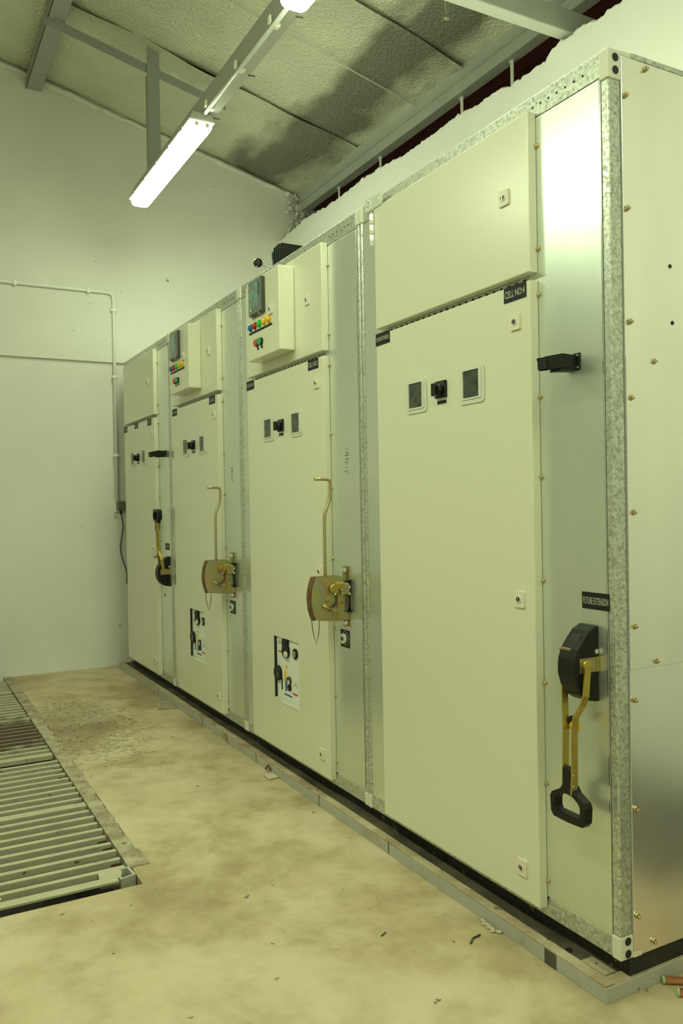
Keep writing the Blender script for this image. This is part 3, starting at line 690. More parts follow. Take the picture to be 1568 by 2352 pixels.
def mimic(root, Y0):
    y0, y1, z0, z1 = Y0+.505, Y0+.745, .325, .588
    b = MB(); b.box(-.020, -.012, y0+.001, y1-.001, z0+.001, z1-.001, 'white'); b.box(-.031, -.018, y1-.0045, y1-.0005, z0, z1, 'hole')
    b.box(-.0335, -.030, y0-.004, y1-.075, z0-.012, z0+.004, 'white')
    m_ = b.build('mechanism_face', root)
    x = -.0201; H = z1-z0; Wd = y1-y0
    def at(u, v): return y1-.012-u*(Wd-.012), z1-v*H     # u to the right, v down
    def disc(u, v, r, mat, d=.006, sc=None):
        y, z = at(u, v); q = MB(); q.cyl((x, y, z), (x-d, y, z), r, mat, 20); return q
    q = disc(.42, .20, .030, 'black', .012); y, z = at(.42, .12); q.box(x, x-.014, y-.024, y+.024, z-.005, z+.030, 'black', .004)
    y, z = at(.50, .24); q.cyl((x-.012, y, z), (x-.020, y, z), .013, 'gasket', 14); q.build('drive_socket', m_)
    q = disc(.80, .20, .022, 'black', .006); y, z = at(.79, .205); q.cyl((x-.006, y, z), (x-.009, y, z), .014, 'brass', 14); q.build('drive_socket', m_)
    q = disc(.055, .60, .032, 'black', .012); y, z = at(.1, .62); q.cyl((x-.012, y, z), (x-.013, y, z), .014, 'relay', 14); q.build('drive_socket', m_)
    q = MB(); xs = x-.0006
    y, z = at(.18, .73); q.box(x, xs, y-.006, y+.006, z-.032, z+.018, 'printk')
    y, z = at(.34, .62); q.box(x, xs, y-.009, y+.009, z-.02, z+.024, 'printy'); q.cyl((x, y-.01, z+.040), (xs, y-.01, z+.040), .011, 'printy', 10)
    y, z = at(.36, .76); q.box(x, xs, y-.009, y+.009, z-.024, z+.018, 'printb')
    y, z = at(.52, .66); q.cyl((x, y, z), (x-.008, y, z), .017, 'relay', 16); q.cyl((x, y-.002, z-.028), (x-.006, y-.002, z-.028), .015, 'black', 16)
    q.cyl((x-.008, y-.003, z-.006), (x-.009, y-.003, z-.006), .010, 'gasket', 12)
    y, z = at(.70, .70)
    for k in range(3): q.box(x, xs, y-.004-k*.017, y+.003-k*.017, z-.006+.004*(k == 1), z+.003+.010*(k == 1), 'printg')
    y, z = at(.06, .10)
    for k in range(3): q.box(x, xs, y-.005-k*.014, y+.004-k*.014, z-.006, z+.009, 'printg')
    y, z = at(.31, .06); q.box(x, xs, y-.003, y+.003, z-.03, z+.008, 'printr')
    y, z = at(.04, .245); q.box(x, xs, y-.045, y, z-.003, z+.003, 'printr')
    y, z = at(.64, .845); q.box(x, xs, y-.048, y, z-.004, z+.004, 'printr')
    y, z = at(.28, .905); q.box(x, xs, y-.075, y, z-.004, z+.003, 'printb')
    q.build_each('mimic_print', m_)
def control_box(root, Y0):
    y0, y1, z0, z1, xf = Y0+.481, Y0+.817, 1.768, 2.104, -.098
    b = MB(); b.box(xf, -.030, y0, y1, z0, z1, 'beige', .004, 3); cb = b.build('control_box', root)
    for col, dy in (('b_blue', 0), ('b_red', 1), ('b_green', 2), ('b_yellow', 3), ('b_yellow', 4)):
        yy = Y0+.773-dy*.0482; zz = 1.907
        b = MB(); b.cyl((xf, yy, zz), (xf-.004, yy, zz), .0165, col, 20); b.ball((xf-.004, yy, zz), .0145, col, (.75, 1, 1), 16, 10); b.build('indicator_lamp', cb)
    b = MB(); b.box(xf, xf-.003, Y0+.552, Y0+.790, 1.879, 1.887, 'black'); b.build('label_strip', cb)
    for col, yy in (('b_orange', Y0+.705), ('b_teal', Y0+.663)):
        b = MB(); b.cyl((xf, yy, 1.831), (xf-.006, yy, 1.831), .0165, 'black', 18); b.cyl((xf-.006, yy, 1.831), (xf-.015, yy, 1.831), .0145, col, 18); b.build('push_button', cb)
    b = MB(); b.box(xf, xf-.0015, Y0+.692, Y0+.708, 1.802, 1.812, 'black'); b.box(xf, xf-.0015, Y0+.650, Y0+.666, 1.802, 1.812, 'black'); b.build_each('button_tag', cb)
    inst('lock', LOCK, (xf, Y0+.563, 1.944), cb)
    ya, yb, za, zb = Y0+.618, Y0+.755, 1.945, 2.092
    b = MB(); b.box(xf, xf-.016, ya, yb, za, zb, 'relay', .002); b.box(xf-.016, xf-.019, ya+.003, yb-.003, za+.006, zb-.004, 'relayframe', .001)
    b.box(xf-.019, xf-.0195, ya+.016, ya+.030, zb-.045, zb-.02, 'relay'); b.box(xf-.019, xf-.0195, ya+.016, ya+.028, zb-.07, zb-.05, 'relay')
    b.box(xf-.008, xf-.021, ya+.02, ya+.034, za-.004, za+.008, 'relayframe', .001); b.box(xf-.008, xf-.021, yb-.034, yb-.02, za-.004, za+.008, 'relayframe', .001)
    rl = b.build('protection_relay', cb) if False else b.build('protection_relay', cb)
    b = MB(); b.box(xf-.0190, xf-.0198, ya+.034, yb-.010, za+.03, zb-.014, 'screen')
    for k, c in enumerate(('b_red', 'b_green', 'b_green', 'b_red', 'b_yellow')): b.cyl((xf-.0198, yb-.022, zb-.04-k*.014), (xf-.0203, yb-.022, zb-.04-k*.014), .0035, c, 8)
    b.cyl((xf-.0190, yb-.03, za+.024), (xf-.0215, yb-.03, za+.024), .007, 'gasket', 10)
    b.build('relay_display', cb)

c0 = cell(0, 'nearest grey cabinet of the row, CELL NO:4, with pull-down lever and plain doors')
c1 = cell(1, 'second cabinet from the front, CELL NO:3, with control box and crank lever')
c2 = cell(2, 'third cabinet from the front, between CELL NO:3 and the farthest one, with control box')
c3 = cell(3, 'farthest cabinet of the row against the far wall, lever handle pointing up')
# end sheets of the near cabinet, in the plane y = 0
for z0, z1, xo in ((.081, .753, 0), (.750, 1.478, -.002), (1.475, 2.170, 0)):
    b = MB(); b.box(.036, 1.118, .0-.002+xo, .006, z0, z1, 'galv_end', .0008); b.build('end_sheet', c0)
b = MB(); b.box(.066, 1.12, -.004, .01, 2.170, 2.181, 'spangle'); b.build('top_edge_strip', c0)
for x, z in ((.114, 2.155), (.046, 2.079), (.047, 1.819), (.051, 1.558), (.128, 1.471), (.051, 1.382), (.052, 1.116), (.050, .851), (.121, .763), (.047, .68), (.047, .425), (.046, .176), (.1, .102), (.33, 2.155), (.33, 1.471), (.33, .763), (.33, .102)):
    inst('screw', SCREW_Y, (x, -.003, z), c0)
b = MB()
for x, z in ((.19, 1.703), (.196, 1.568)): b.cyl((x, -.001, z), (x, -.0035, z), .005, 'hole', 10)
b.build_each('rivet_hole', c0)
# scuffs on sheet
# maker's plate over the top rail of the near cabinet (drawn small print only)
b = MB(); b.prism(rrect(.945, 1.048, 2.129, 2.172, .004), 'x', -.0302, -.0345, 'gasket'); pl = b.build('name_plate', c0, 'white name plate with small print over the top rail')
b = MB(); b.box(-.0345, -.0352, .950, 1.043, 2.138, 2.167, 'white')
b.ring(rrect(1.018, 1.038, 2.142, 2.162, .008), rrect(1.022, 1.034, 2.146, 2.158, .005), 'x', -.0352, -.0356, 'printg')
for k, (ya, yb) in enumerate(((.955, 1.010), (.968, 1.000), (.955, 1.010))):
    zc = 2.161-k*.0085
    yy = yb
    while yy > ya:
        wd = rng.uniform(.003, .006); b.box(-.0352, -.0355, yy-wd, yy, zc-.0015, zc+.0018, 'printg'); yy -= wd+.0012
b.build('plate_print', pl)
# hinge beyond the near upper door, its lamp glint painted white
b = MB()
for k in range(3): z0 = 2.108-k*.033; b.cyl((-.0365, 1.003, z0), (-.0365, 1.003, z0-.030), .0075, 'hingeglint', 14)
b.ball((-.0365, 1.003, 2.108), .0075, 'hingeglint'); b.ball((-.0365, 1.003, 2.012), .0075, 'hingeglint')
b.build('hinge', c0)
for n_, c_ in ((0, c0), (1, c1), (2, c2)):
    b = MB(); yy = n_*CW+.998
    b.box(-.012, -.002, yy, yy+.012, 2.0, 2.09, 'galv'); b.box(-.012, -.002, yy, yy+.012, 1.5, 1.58, 'galv'); b.build_each('hinge_leaf', c_)

# ---- signs on the side panels
sign(c0, 'FUTURE EXTENSION', .018, .105, .887, .927, -.0032, .42)
sign(c3, 'FUTURE EXTENSION', 3.492, 3.574, .889, .929, -.0032, .42)
b = MB(); b.cyl((-.0031, 3.604, .607), (-.0045, 3.604, .607), .010, 'hole', 12); b.build('panel_hole', c3)

# ---- lever mechanism with moulded black cover
HP = [(0, .850), (-.010, .850), (-.033, .840), (-.053, .819), (-.070, .798), (-.079, .776), (-.0815, .757), (-.081, .738), (-.073, .712), (-.058, .690), (-.036, .676), (-.010, .671), (0, .671)]
def cover(root, y0, y1, dz):
    b = MB(); b.prism([(x, z+dz) for x, z in HP], 'y', y0, y1, 'black', smooth=False)
    edges = [e for e in b.bm.edges if abs(e.verts[0].co.y-e.verts[1].co.y) < 1e-6 and max(abs(e.verts[0].co.x), abs(e.verts[1].co.x)) > .002]
    bmesh.ops.bevel(b.bm, geom=edges, offset=.004, segments=3, affect='EDGES', profile=.5)
    return b.build('mechanism_cover', root)
def side_slot(cv, y0, dz):
    b = MB(); b.box(-.064, -.002, y0-.0008, y0+.0004, .743+dz, .777+dz, 'zinc'); b.box(-.012, -.004, y0-.003, y0, .743+dz, .778+dz, 'zincbar'); b.build('side_slot', cv)
    b = MB(); b.cyl((-.010, y0+.001, .790+dz), (-.010, y0-.0018, .790+dz), .006, 'chrome', 12); b.build('cover_bolt', cv)
cv = cover(c0, .056, .112, 0); side_slot(cv, .056, 0)
b = MB()   # slot on the slanted top of the cover
def slant(t): # t along the slanted face from (-.033,.840) to (-.079,.776)
    return (-.034-.044*t, .8405-.061*t)
(xa, za), (xb, zb) = slant(.18), slant(.62); nx_, nz_ = -.82, .57
i = b.mi('hole'); vs = [b.bm.verts.new(p) for p in ((xa+nx_*.003, .068, za+nz_*.003), (xa+nx_*.003, .094, za+nz_*.003), (xb+nx_*.003, .101, zb+nz_*.003), (xb+nx_*.003, .070, zb+nz_*.003))]
b.bm.faces.new(vs).material_index = i
(xc, zc) = slant(.72); b.box(xc-.006, xc+.003, .078, .112, zc-.003, zc+.003, 'zinc', .001); b.cyl((xc, .088, zc-.010), (xc-.005, .088, zc-.010), .0045, 'chrome', 10); b.ball((xc-.002, .113, zc-.002), .005, 'zinc')
b.build('indicator_slot', cv)
def flat_path(b, path, w_, th, mat):
    b.sweep(path, [(-w_/2, -th/2), (w_/2, -th/2), (w_/2, th/2), (-w_/2, th/2)], mat, up=(0, 1, 0), smooth=False)
def lever(root, Yn, zp, sgn, xg=-.067):
    """two flat bars running from the pivot to a D grip; sgn -1 hangs down, +1 points up"""
    z = lambda d: zp+sgn*d
    yc = Yn+.043
    near = [(-.049, Yn, z(0)), (-.053, Yn, z(.035)), (-.057, Yn, z(.072)), (-.062, Yn+.006, z(.094)), (-.067, yc-.020, z(.124)), (-.069, yc-.017, z(.16)), (-.071, yc-.017, z(.26)), (-.074, yc-.017, z(.305))]
    far = [(-.045, Yn+.074, z(0)), (-.049, Yn+.074, z(.035)), (-.052, Yn+.074, z(.072)), (-.057, Yn+.068, z(.100)), (-.061, yc+.020, z(.130)), (-.063, yc+.017, z(.16)), (-.066, yc+.017, z(.26)), (-.069, yc+.017, z(.305))]
    lv = MB(); flat_path(lv, near, .018, .004, 'zincbar'); lv.cyl((-.049, Yn-.0025, zp), (-.049, Yn+.012, zp), .0115, 'zincbar', 18); h = lv.build('lever_bar', root)
    lv = MB(); flat_path(lv, far, .018, .004, 'zincbar'); lv.cyl((-.045, Yn+.066, zp), (-.045, Yn+.0765, zp), .0115, 'zincbar', 18); lv.build('lever_bar', root)
    g = MB()
    zz = lambda v: zp+sgn*(.758-v)     # v measured like the hanging lever
    g.box(xg-.012, xg+.010, yc-.0155, yc+.0155, min(zz(.512), zz(.455)), max(zz(.512), zz(.455)), 'black', .003)
    def dpoly(pts): return [(yc+dy, zz(v)) for dy, v in pts]
    outer = [(.015, .470), (.024, .458), (.052, .443), (.0575, .432), (.055, .396), (.046, .3855), (.0, .3835), (-.046, .3855), (-.055, .396), (-.0575, .432), (-.052, .443), (-.024, .458), (-.015, .470), (0, .472)]
    inner = [(.012, .449), (.020, .447), (.034, .438), (.040, .430), (.040, .412), (.036, .404), (.0, .403), (-.036, .404), (-.040, .412), (-.040, .430), (-.034, .438), (-.020, .447), (-.012, .449), (0, .450)]
    g.ring(dpoly(outer), dpoly(inner), 'x', xg-.013, xg+.013, 'black')
    es = [e for e in g.bm.edges if len(e.link_faces) == 2 and e.calc_face_angle(0) > 1.0]
    bmesh.ops.bevel(g.bm, geom=es, offset=.0025, segments=2, affect='EDGES', profile=.5)
    gp = g.build('lever_grip', root)
    r = MB()
    for v in (.498, .472): r.cyl((-.076, yc-.0195, zz(v)), (-.076, yc-.0225, zz(v)), .0035, 'chrome', 10)
    r.build_each('rivet', gp)
lever(c0, .045, .763, -1)
b = MB(); b.cyl((-.046, .100, .612), (-.050, .082, .610), .011, 'b_yellow', 16); b.ball((-.050, .082, .610), .011, 'b_yellow', (1, .4, 1)); b.cyl((-.046, .104, .622), (-.046, .100, .622), .012, 'black', 14); b.build('lever_bumper', c0)
cv3 = cover(c3, 3.482, 3.538, 0); side_slot(cv3, 3.482, 0)
lever(c3, 3.470, .763, 1)
b = MB(); b.ball((-.085, 3.515, .855), .012, 'zinc'); b.build('lever_stop', c3)
# black storage bracket above the lever
def bracket(root, Y, zc):
    b = MB()
    b.box(0-.002, -.006, Y-.013, Y+.012, zc-.020, zc+.022, 'black', .002)
    poly = [(-.004, zc+.016), (-.050, zc+.018), (-.102, zc+.007), (-.094, zc-.023), (-.050, zc-.016), (-.004, zc-.016)]
    b.prism(poly, 'y', Y-.002, Y+.003, 'black'); b.prism(poly, 'y', Y+.026, Y+.031, 'black')
    b.prism([(-.004, zc-.016), (-.060, zc-.018), (-.060, zc-.024), (-.004, zc-.020)], 'y', Y-.002, Y+.031, 'black')
    b.box(-.10, -.096, Y, Y+.03, zc-.020, zc+.006, 'black')
    br = b.build('lever_bracket', root)
    b = MB()
    for dz in (-.013, .015): b.cyl((-.006, Y-.006, zc+dz), (-.0085, Y-.006, zc+dz), .0032, 'chrome', 10)
    for dx in (.055, .074): b.cyl((-dx, Y-.0019, zc+.003), (-dx, Y-.0026, zc+.003), .0032, 'hole', 10)
    b.build_each('bracket_screw', br)
bracket(c0, .112, 1.479); bracket(c3, 3.53, 1.474)

# ---- crank mechanism of the two middle cabinets
def crank(root, Y):
    z = .80
    def quad(y0, y1, sc=1.0, mat='zinc', dx=0):
        pts = [(-.002, .728), (-.002, .872)]
        pts += [(-.05, .889), (-.135*sc, .889)]
        c = (.02, .81)
        for k in range(11):
            a = math.radians(155+50*k/10)
            pts.append((c[0]+.187*sc*math.cos(a)+dx, c[1]+.187*sc*math.sin(a)))
        pts += [(-.135*sc, .731), (-.05, .724)]
        q = MB(); q.prism(pts, 'y', y0, y1, mat); return q
    quad(Y+.012, Y+.015).build('mechanism_plate', root)
    quad(Y-.010, Y-.007, .955).build('mechanism_plate', root)
    q = MB(); c = (.02, .81); pts = []
    for k in range(13): a = math.radians(155+50*k/12); pts.append((c[0]+.181*math.cos(a), Y+.002, c[1]+.181*math.sin(a)))
    q.sweep(pts, [(-.003, -.010), (.003, -.010), (.003, .010), (-.003, .010)], 'rust', up=(0, 1, 0), smooth=False); q.build('arc_guide', root)
    q = MB(); q.box(-.006, -.002, Y-.014, Y+.006, .70, .92, 'zinc'); q.box(-.024, -.006, Y+.002, Y+.006, .700, .922, 'zinc', .001); q.build('mounting_bracket', root)
    q = MB(); q.cyl((-.020, Y+.004, .908), (-.020, Y-.006, .908), .0085, 'chrome', 6, smooth=False); q.cyl((-.018, Y+.004, .715), (-.018, Y-.006, .715), .0085, 'chrome', 6, smooth=False); q.build_each('bracket_bolt', root)
    q = MB(); q.cyl((-.012, Y-.022, .868), (-.012, Y-.022, .760), .0045, 'blackgloss', 10); q.cyl((-.012, Y-.022, .760), (-.012, Y-.022, .755), .011, 'black', 14); q.cyl((-.012, Y-.022, .872), (-.012, Y-.022, .867), .011, 'black', 14); q.build('latch_shaft', root)
    q = MB(); q.cyl((-.088, Y-.010, .805), (-.088, Y-.017, .805), .013, 'zinc', 18); q.cyl((-.088, Y-.017, .805), (-.088, Y-.021, .805), .006, 'zincbar', 12)
    pts = [(-.088+.030*math.cos(a), Y-.012, .805+.030*math.sin(a)) for a in [math.radians(50-150*k/10) for k in range(11)]]
    q.sweep(pts, [(-.004, -.002), (.004, -.002), (.004, .002), (-.004, .002)], 'rust', up=(0, 1, 0), smooth=False); q.build('pivot', root)
    q = MB(); q.box(-.072, -.040, Y-.040, Y-.010, .842, .868, 'zincbar', .004); q.cyl((-.074, Y-.034, .845), (-.074, Y-.012, .845), .017, 'zincbar', 16); q.box(-.050, -.018, Y-.036, Y-.010, .822, .862, 'zinc', .003)
    q.build('latch_block', root)
    q = MB()
    for dx, dz in ((.052, .840), (.050, .828), (.078, .826), (.020, .848), (.020, .824)): q.cyl((-dx, Y-.036, dz), (-dx, Y-.041, dz), .0042, 'chrome', 10)
    q.build_each('bolt_head', root)
    q = MB(); q.box(-.056, -.044, Y-.016, Y-.010, .730, .836, 'zincbar', .0015); q.box(-.044, -.030, Y-.013, Y-.010, .735, .832, 'zinc', .001); q.cyl((-.037, Y-.013, .790), (-.037, Y-.0137, .790), .003, 'hole', 8); q.build('latch_strip', root)
    q = MB(); q.cyl((-.120, Y-.022, .786), (-.085, Y-.020, .770), .0050, 'zincbar', 12); q.cyl((-.085, Y-.020, .770), (-.080, Y-.020, .768), .009, 'zinc', 6, smooth=False); q.cyl((-.070, Y-.010, .766), (-.070, Y-.024, .766), .011, 'zinc', 6, smooth=False); q.build('locking_pin', root)
    # crank lever
    def arc(c_, r, a0, a1, n=5): return [(c_[0]+r*math.cos(math.radians(a0+(a1-a0)*k/n)), Y, c_[1]+r*math.sin(math.radians(a0+(a1-a0)*k/n))) for k in range(n+1)]
    path = [(-.096, Y, .80), (-.097, Y, .95), (-.0965, Y, 1.095), (-.0945, Y, 1.115), (-.086, Y, 1.135), (-.0745, Y, 1.165), (-.0705, Y, 1.182), (-.070, Y, 1.21), (-.070, Y, 1.222)]
    path += arc((-.082, 1.226), .012, 0, 90); path += [(-.105, Y, 1.2385), (-.134, Y, 1.2385)]
    q = MB(); q.tube(path, .0062, 'zinc', 12, up=(0, 1, 0)); q.build('crank_lever', root)
    # wire loop hanging under the plates
    q = MB(); q.tube([(-.150, Y+.01, .738), (-.149, Y+.008, .71), (-.145, Y+.006, .68), (-.137, Y, .648), (-.131, Y-.004, .68), (-.129, Y-.008, .71), (-.129, Y-.009, .736)], .0017, 'rust', 6, up=(0, 1, 0)); q.build('wire_loop', root)
    # round switch plate beneath
    y0, y1 = Y-.004, Y+.063
    q = MB(); q.box(-.003, -.0045, y0, y1, .619, .683, 'printk'); q.ring([( (y0+y1)/2+.026*math.cos(2*PI*k/24)-.002, .652+.026*math.sin(2*PI*k/24)) for k in range(24)], [((y0+y1)/2+.0245*math.cos(2*PI*k/24)-.002, .652+.0245*math.sin(2*PI*k/24)) for k in range(24)], 'x', -.0045, -.0049, 'printw')
    kp = q.build('key_switch', root)
    q = MB(); q.cyl((-.0045, (y0+y1)/2, .652), (-.016, (y0+y1)/2, .652), .018, 'gasket', 20); q.cyl((-.016, (y0+y1)/2, .652), (-.019, (y0+y1)/2, .652), .008, 'relay', 12); q.build('key_barrel', kp)
crank(c1, 1.270); crank(c2, 2.414)
# dark scuff marks on the panels of the middle cabinets
for root, yy, zz, tall in ((c1, 1.264, 1.302, 9), (c2, 2.419, 1.29, 7)):
    b = MB(); i = b.mi('smudge'); r_ = random.Random(int(yy*10))
    for k in range(tall):
        w_ = r_.uniform(.014, .026); y_ = yy+r_.uniform(-.006, .006); z_ = zz+.045-k*.011+r_.uniform(-.003, .003); h_ = r_.uniform(.001, .0045)
        b.bm.faces.new([b.bm.verts.new(p) for p in ((-.0034, y_-w_, z_), (-.0034, y_-w_*.2, z_+h_), (-.0034, y_+w_, z_-.001), (-.0034, y_, z_-h_))]).material_index = i
    b.build('scuff_mark', root)

# ============================================================ PLINTH
pf = thing('base_frame', (.5, 2.2, 0), 'worn grey steel base frame under the whole cabinet row', 'base')
YE = 4.60
segs = [-.003, .93, 1.43, 2.05, 2.42, 2.78, 3.6, YE]
b = MB(); b.box(-.058, -.052, -.003, YE, 0, .037, 'plinthpaint', .001); b.box(-.0585, -.028, -.003, YE, .037, .041, 'plinthdust', .001); b.box(-.030, -.026, .02, YE, .012, .037, 'plinthdark'); b.build('front_channel', pf)
b = MB()
for yy in segs[1:-1]: b.box(-.0592, -.0575, yy-.002, yy+.002, .0, .041, 'rust')
b.build_each('joint', pf)
b = MB(); b.box(-.058, 1.20, -.006, -.001, 0, .036, 'plinthpaint', .001); b.box(-.05, 1.2, -.004, .03, .034, .037, 'plinthdust'); b.build('end_channel', pf)
b = MB(); b.box(-.052, .03, .0, YE, .006, .012, 'plinthdark'); b.box(.030, .036, .03, YE, .010, .040, 'plinthdark'); b.box(-.026, .034, .03, YE, .028, .032, 'plinthdark'); b.build('channel_web', pf)
b = MB(); b.box(.026, 1.12, .002, .012, .030, ZB, 'blackbase'); b.box(.026, .034, .004, 4.52, .030, ZB, 'blackbase'); b.build('base_skirt', pf)
b = MB(); b.box(-.0596, -.0575, .155, .195, .0, .0365, 'plinthdark'); b.build('paint_patch', pf)
b = MB(); b.tube([(-.02, .86, .034), (-.01, .93, .036), (.0, .98, .05), (.012, 1.01, .065), (.02, 1.0, .078)], .0025, 'cord', 6); b.build('loose_wire', pf)
b = MB(); b.box(-.02, .015, .035, .11, .032, .036, 'plinthdust'); b.build('anchor_plate', pf)
b = MB(); b.cyl((-.012, .16, .030), (-.012, .16, .037), .008, 'hole', 10); b.build('anchor_hole', pf)

# black device with ball lever on top of the cabinets
dv = thing('actuator_box', (.35, 2.4, ZT), 'black ribbed box with a ball-ended lever on top of the cabinets', 'device')
b = MB(); b.prism([(2.338, ZT), (2.338, 2.432), (2.345, 2.442), (2.40, 2.446), (2.44, 2.440), (2.458, 2.425), (2.462, 2.36), (2.462, ZT)], 'x', .25, .62, 'black')
for k in range(5): b.box(.247, .62, 2.345+k*.022, 2.349+k*.022, 2.20, 2.449-abs(k-2)*.003, 'black')
b.build('casing', dv)
b = MB(); b.box(.245, .25, 2.450, 2.458, 2.39, 2.425, 'teal'); b.build('side_tab', dv)
b = MB(); b.cyl((.30, 2.36, 2.30), (.150, 2.413, 2.349), .0085, 'railmetal', 12, r1=.006); b.build('lever_arm', dv)
b = MB(); b.ball((.150, 2.413, 2.349), .023, 'blackgloss', (1, 1, 1), 20, 14); b.build('ball_knob', dv)

# ============================================================ FAR WALL FITTINGS
yw = YW-.02
cdt = thing('wall_conduit', (-.035, yw, 1.19), 'pale painted pipe along the far wall turning down to the socket', 'pipe')
b = MB()
pth = [(-3.3, yw-.012, 2.743), (-.80, yw-.012, 2.706), (-.075, yw-.012, 2.706), (-.050, yw-.012, 2.700), (-.036, yw-.012, 2.684), (-.032, yw-.012, 2.655), (-.034, yw-.012, 1.20)]
b.tube(pth, .012, 'conduit', 12, up=(0, 1, 0)); b.build('pipe', cdt)
b = MB()
for x, z in ((-.70, 2.706), (-.21, 2.706), (-1.5, 2.715)): b.box(x-.010, x+.010, yw-.026, yw, z-.020, z+.020, 'conduit', .003)
for z in (2.58, 2.10, 1.53): b.box(-.055, -.012, yw-.026, yw, z-.008, z+.008, 'conduit', .003)
b.build_each('pipe_clip', cdt)
sk = thing('wall_socket', (-.012, YW, 1.165), 'dark grey plug in a small socket on the far wall by the cabinets', 'socket')
b = MB(); b.box(-.052, .030, YW-.02, YW, 1.115, 1.20, 'fillet', .006); b.build('back_box', sk)
b = MB(); b.box(-.040, .020, YW-.060, YW-.019, 1.130, 1.198, 'socket', .010, 3); b.box(-.016, -.004, YW-.045, YW-.03, 1.10, 1.132, 'black', .002); b.build('plug', sk)
b = MB(); b.tube([(-.010, YW-.038, 1.115), (-.004, YW-.036, 1.07), (.004, YW-.034, 1.03), (.004, YW-.03, .99), (-.008, YW-.028, .93), (-.018, YW-.028, .87), (-.012, YW-.028, .81), (.004, YW-.028, .75), (.022, YW-.026, .70), (.028, YW-.022, .66), (.024, YW-.018, .62), (.030, YW-.016, .595), (.05, YW-.02, .56)], .0042, 'cord', 8, up=(0, 1, 0))
b.build('power_cord', None, 'thin dark cord hanging from the plug beside the farthest cabinet', 'cord')

# ============================================================ FLOOR GRATING
b = MB(); rr = random.Random(11); i = b.mi('rim'); ra = []
for k in range(120):
    y = TY0+.13+(TY1-TY0-.13)*k/119; e = -.765+rr.uniform(-.004, .006)+(.012 if k < 5 else 0)
    ra.append([b.bm.verts.new(p) for p in ((-.822, y, -.05), (-.822, y, .003), (e-.004, y, .0035), (e, y, -.002))])
for a, c in zip(ra, ra[1:]):
    for j in range(3): b.bm.faces.new((a[j], a[j+1], c[j+1], c[j])).material_index = i
b.bm.faces.new(ra[0]); b.bm.faces.new(ra[-1][::-1])
bmesh.ops.recalc_face_normals(b.bm, faces=b.bm.faces)
b.build('trench_rim', None, 'rough concrete rim strip along the right edge of the floor grating', 'rim')
GX0, GX1 = -2.56, -.828
def bar_mesh(w_, rusty=False):
    q = MB(); q.box(GX0, GX1, -w_/2, w_/2, -.022, 0, 'grate', .0012, 1); q.box(GX1-.03, GX1+.002, -w_/2-.001, w_/2+.001, -.022, -.012, 'rust') if rusty else None; return q.mesh('bar')
BAR, WIDE, BARR = bar_mesh(.020), bar_mesh(.044), bar_mesh(.020, True)
secs = [(1.281, 9, 'front'), (1.917, 10, 'second'), (2.672, 10, 'third'), (3.427, 10, 'fourth'), (4.182, 6, 'last, by the far wall')]
rr = random.Random(4)
for k, (ys_, nb, nm) in enumerate(secs):
    lab = {'front': 'frontmost section of grey floor grating, with a slotted end rail', 'second': 'second section of grey floor grating from the front', 'third': 'third section of grey floor grating, dirt smeared over its far bars', 'fourth': 'fourth section of grey floor grating from the front', 'last, by the far wall': 'last short section of grey floor grating against the far wall'}[nm]
    g = thing('floor_grating', ((GX0+GX1)/2, ys_+.3, 0), lab, 'grating', 'floor grating sections over the cable trench')
    for j in range(nb):
        wide = (j == 0 and k > 0)
        yy = ys_+j*.0695+(0 if wide or k == 0 else .006)
        if yy > YW-.04: break
        o = inst('bar', WIDE if wide else (BARR if rr.random() < .3 else BAR), (rr.uniform(-.003, .003), yy, .004+rr.uniform(-.001, .001)), g)
    if k == 0:
        q = MB(); q.box(GX0, -.872, 1.183, 1.222, -.003, .005, 'grate', .001); q.build('end_rail', g)
        q = MB(); q.prism([(-.925, 1.205), (-.862, 1.205), (-.848, 1.245), (-.862, 1.285), (-.915, 1.285)], 'z', -.02, .0048, 'grate'); q.build('corner_plate', g)
        q = MB(); q.prism([(-1.30, 1.205), (-1.22, 1.205), (-1.20, 1.245), (-1.22, 1.285), (-1.30, 1.285)], 'z', -.02, .0046, 'grate'); q.build('corner_plate', g)
    q = MB()
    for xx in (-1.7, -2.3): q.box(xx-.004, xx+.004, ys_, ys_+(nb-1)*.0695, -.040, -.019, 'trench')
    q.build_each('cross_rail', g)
b = MB(); b.ring([(-.865+.05, 1.205), (-.865, 1.190), (-.872, 1.262), (-.822, 1.272)], [(-.823, 1.210), (-.858, 1.199), (-.864, 1.256), (-.829, 1.264)], 'z', -.05, .004, 'plinthpaint'); b.build('tube_stub', None, 'open square steel tube end at the near corner of the grating', 'tube')
rr = random.Random(8)
b = MB()
for k in range(0):
    a = rr.uniform(0, 6.28); r_ = rr.uniform(0, .05)
    b.ball((-.80+r_*math.cos(a)*.8, 1.30+r_*math.sin(a)*1.2, .002), rr.uniform(.004, .014), 'debris', (1, 1, .5), 6, 4)
for k in range(260):
    b.ball((max(-.755, rr.gauss(-.58, .10)), rr.gauss(3.15, .38), .001), rr.uniform(.0015, .0045), 'trench' if k % 2 else 'debris', (1, 1, .5), 5, 3)
b.build('grit', None, 'loose crumbs and grit on the floor beside the grating', 'grit', kind='stuff')
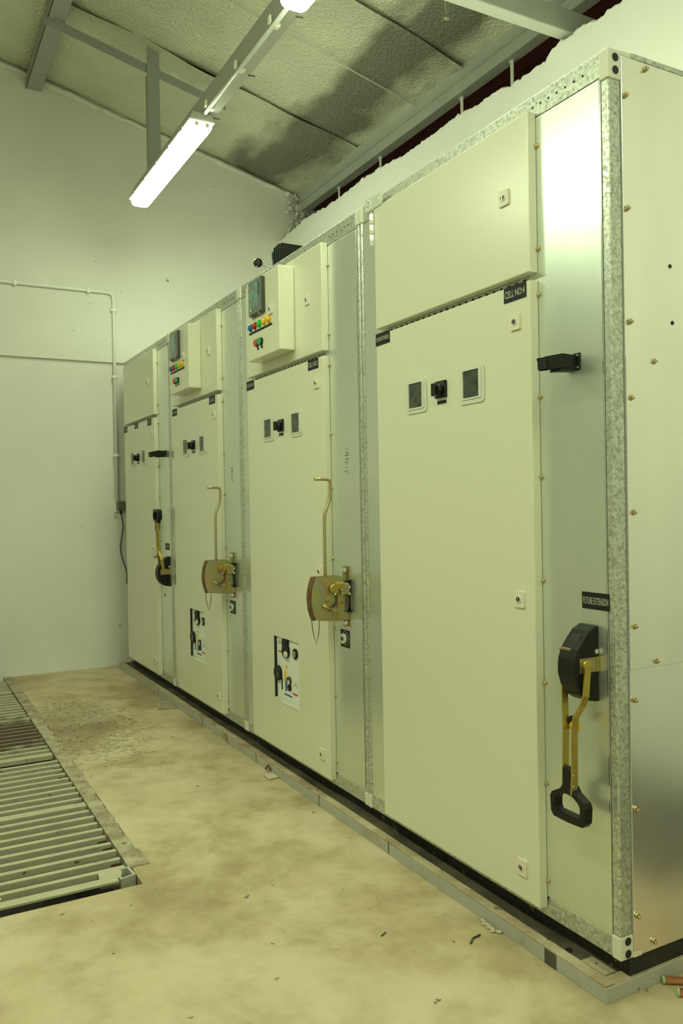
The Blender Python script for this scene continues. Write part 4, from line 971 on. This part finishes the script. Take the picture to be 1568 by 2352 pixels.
# grating off to the right of the view, reflected in the end sheets
g = thing('floor_grating', (.95, -1.0, 0), 'grating panel on the floor out of view to the right', 'grating')
q = MB(); q.box(0, .016, -.75, .45, -.0, .02, 'plinthdark', .001); B2 = q.mesh('bar')
for j in range(8): inst('bar', B2, (.56+j*.095, -.85, .006), g)
q = MB(); q.box(.50, 1.28, -1.62, -.34, .0, .006, 'trench'); q.build('pan', g)

# copper rods and litter on the floor
def rod(p0, p1, r, label, joint=None):
    root = thing('copper_rod', ((p0[0]+p1[0])/2, (p0[1]+p1[1])/2, 0), label, 'rod')
    q = MB(); q.cyl(p0, p1, r, 'copper', 16); q.build('rod', root)
    d = (Vector(p1)-Vector(p0)).normalized(); a = Vector(p0)-d*.0005; q = MB(); q.cyl(a, a+d*.005, r*1.02, 'verdigris', 16); q.build('rod_tip', root)
rod((.118, -.012, .009), (.62, -.36, .009), .0085, 'copper rod with green tip lying beside the base frame corner')
rod((.108, -.062, .009), (.60, -.52, .009), .0095, 'copper rod nearest the viewer with pale green end')
b = MB(); b.tube([(-.165, .355, .003), (-.145, .372, .003), (-.118, .376, .003)], .0028, 'cord', 5); b.build('twig', None, 'short dark stick on the floor before the nearest cabinet', 'stick')
b = MB(); b.tube([(-.345, .505, .002), (-.325, .515, .002)], .002, 'cord', 5); b.build('twig', None, 'tiny dark fleck of wire in the open floor', 'stick')
b = MB(); rr = random.Random(6)
for k in range(12): b.ball((-.070+rr.uniform(-.008, .008), .36+k*.007, .003), rr.uniform(.004, .009), 'debris', (1, 1, .6), 6, 4)
b.build('mortar_blob', None, 'cracked pale mortar blob against the base frame near its front', 'mortar')
b = MB(); b.box(-.105, -.060, 1.80, 1.86, 0, .010, 'debris', .004); b.tube([(-.068, 1.92, .01), (-.064, 1.90, .03), (-.062, 1.88, .012)], .004, 'rust', 6); b.build('mortar_blob', None, 'small mortar lump with rusty wire halfway along the base frame', 'mortar')
b = MB(); b.prism([(-.17, 3.22), (-.06, 3.20), (-.06, 3.42), (-.12, 3.46)], 'z', 0, .004, 'rim'); b.build('floor_flake', None, 'thin loose flake of screed beside the far part of base frame', 'flake')
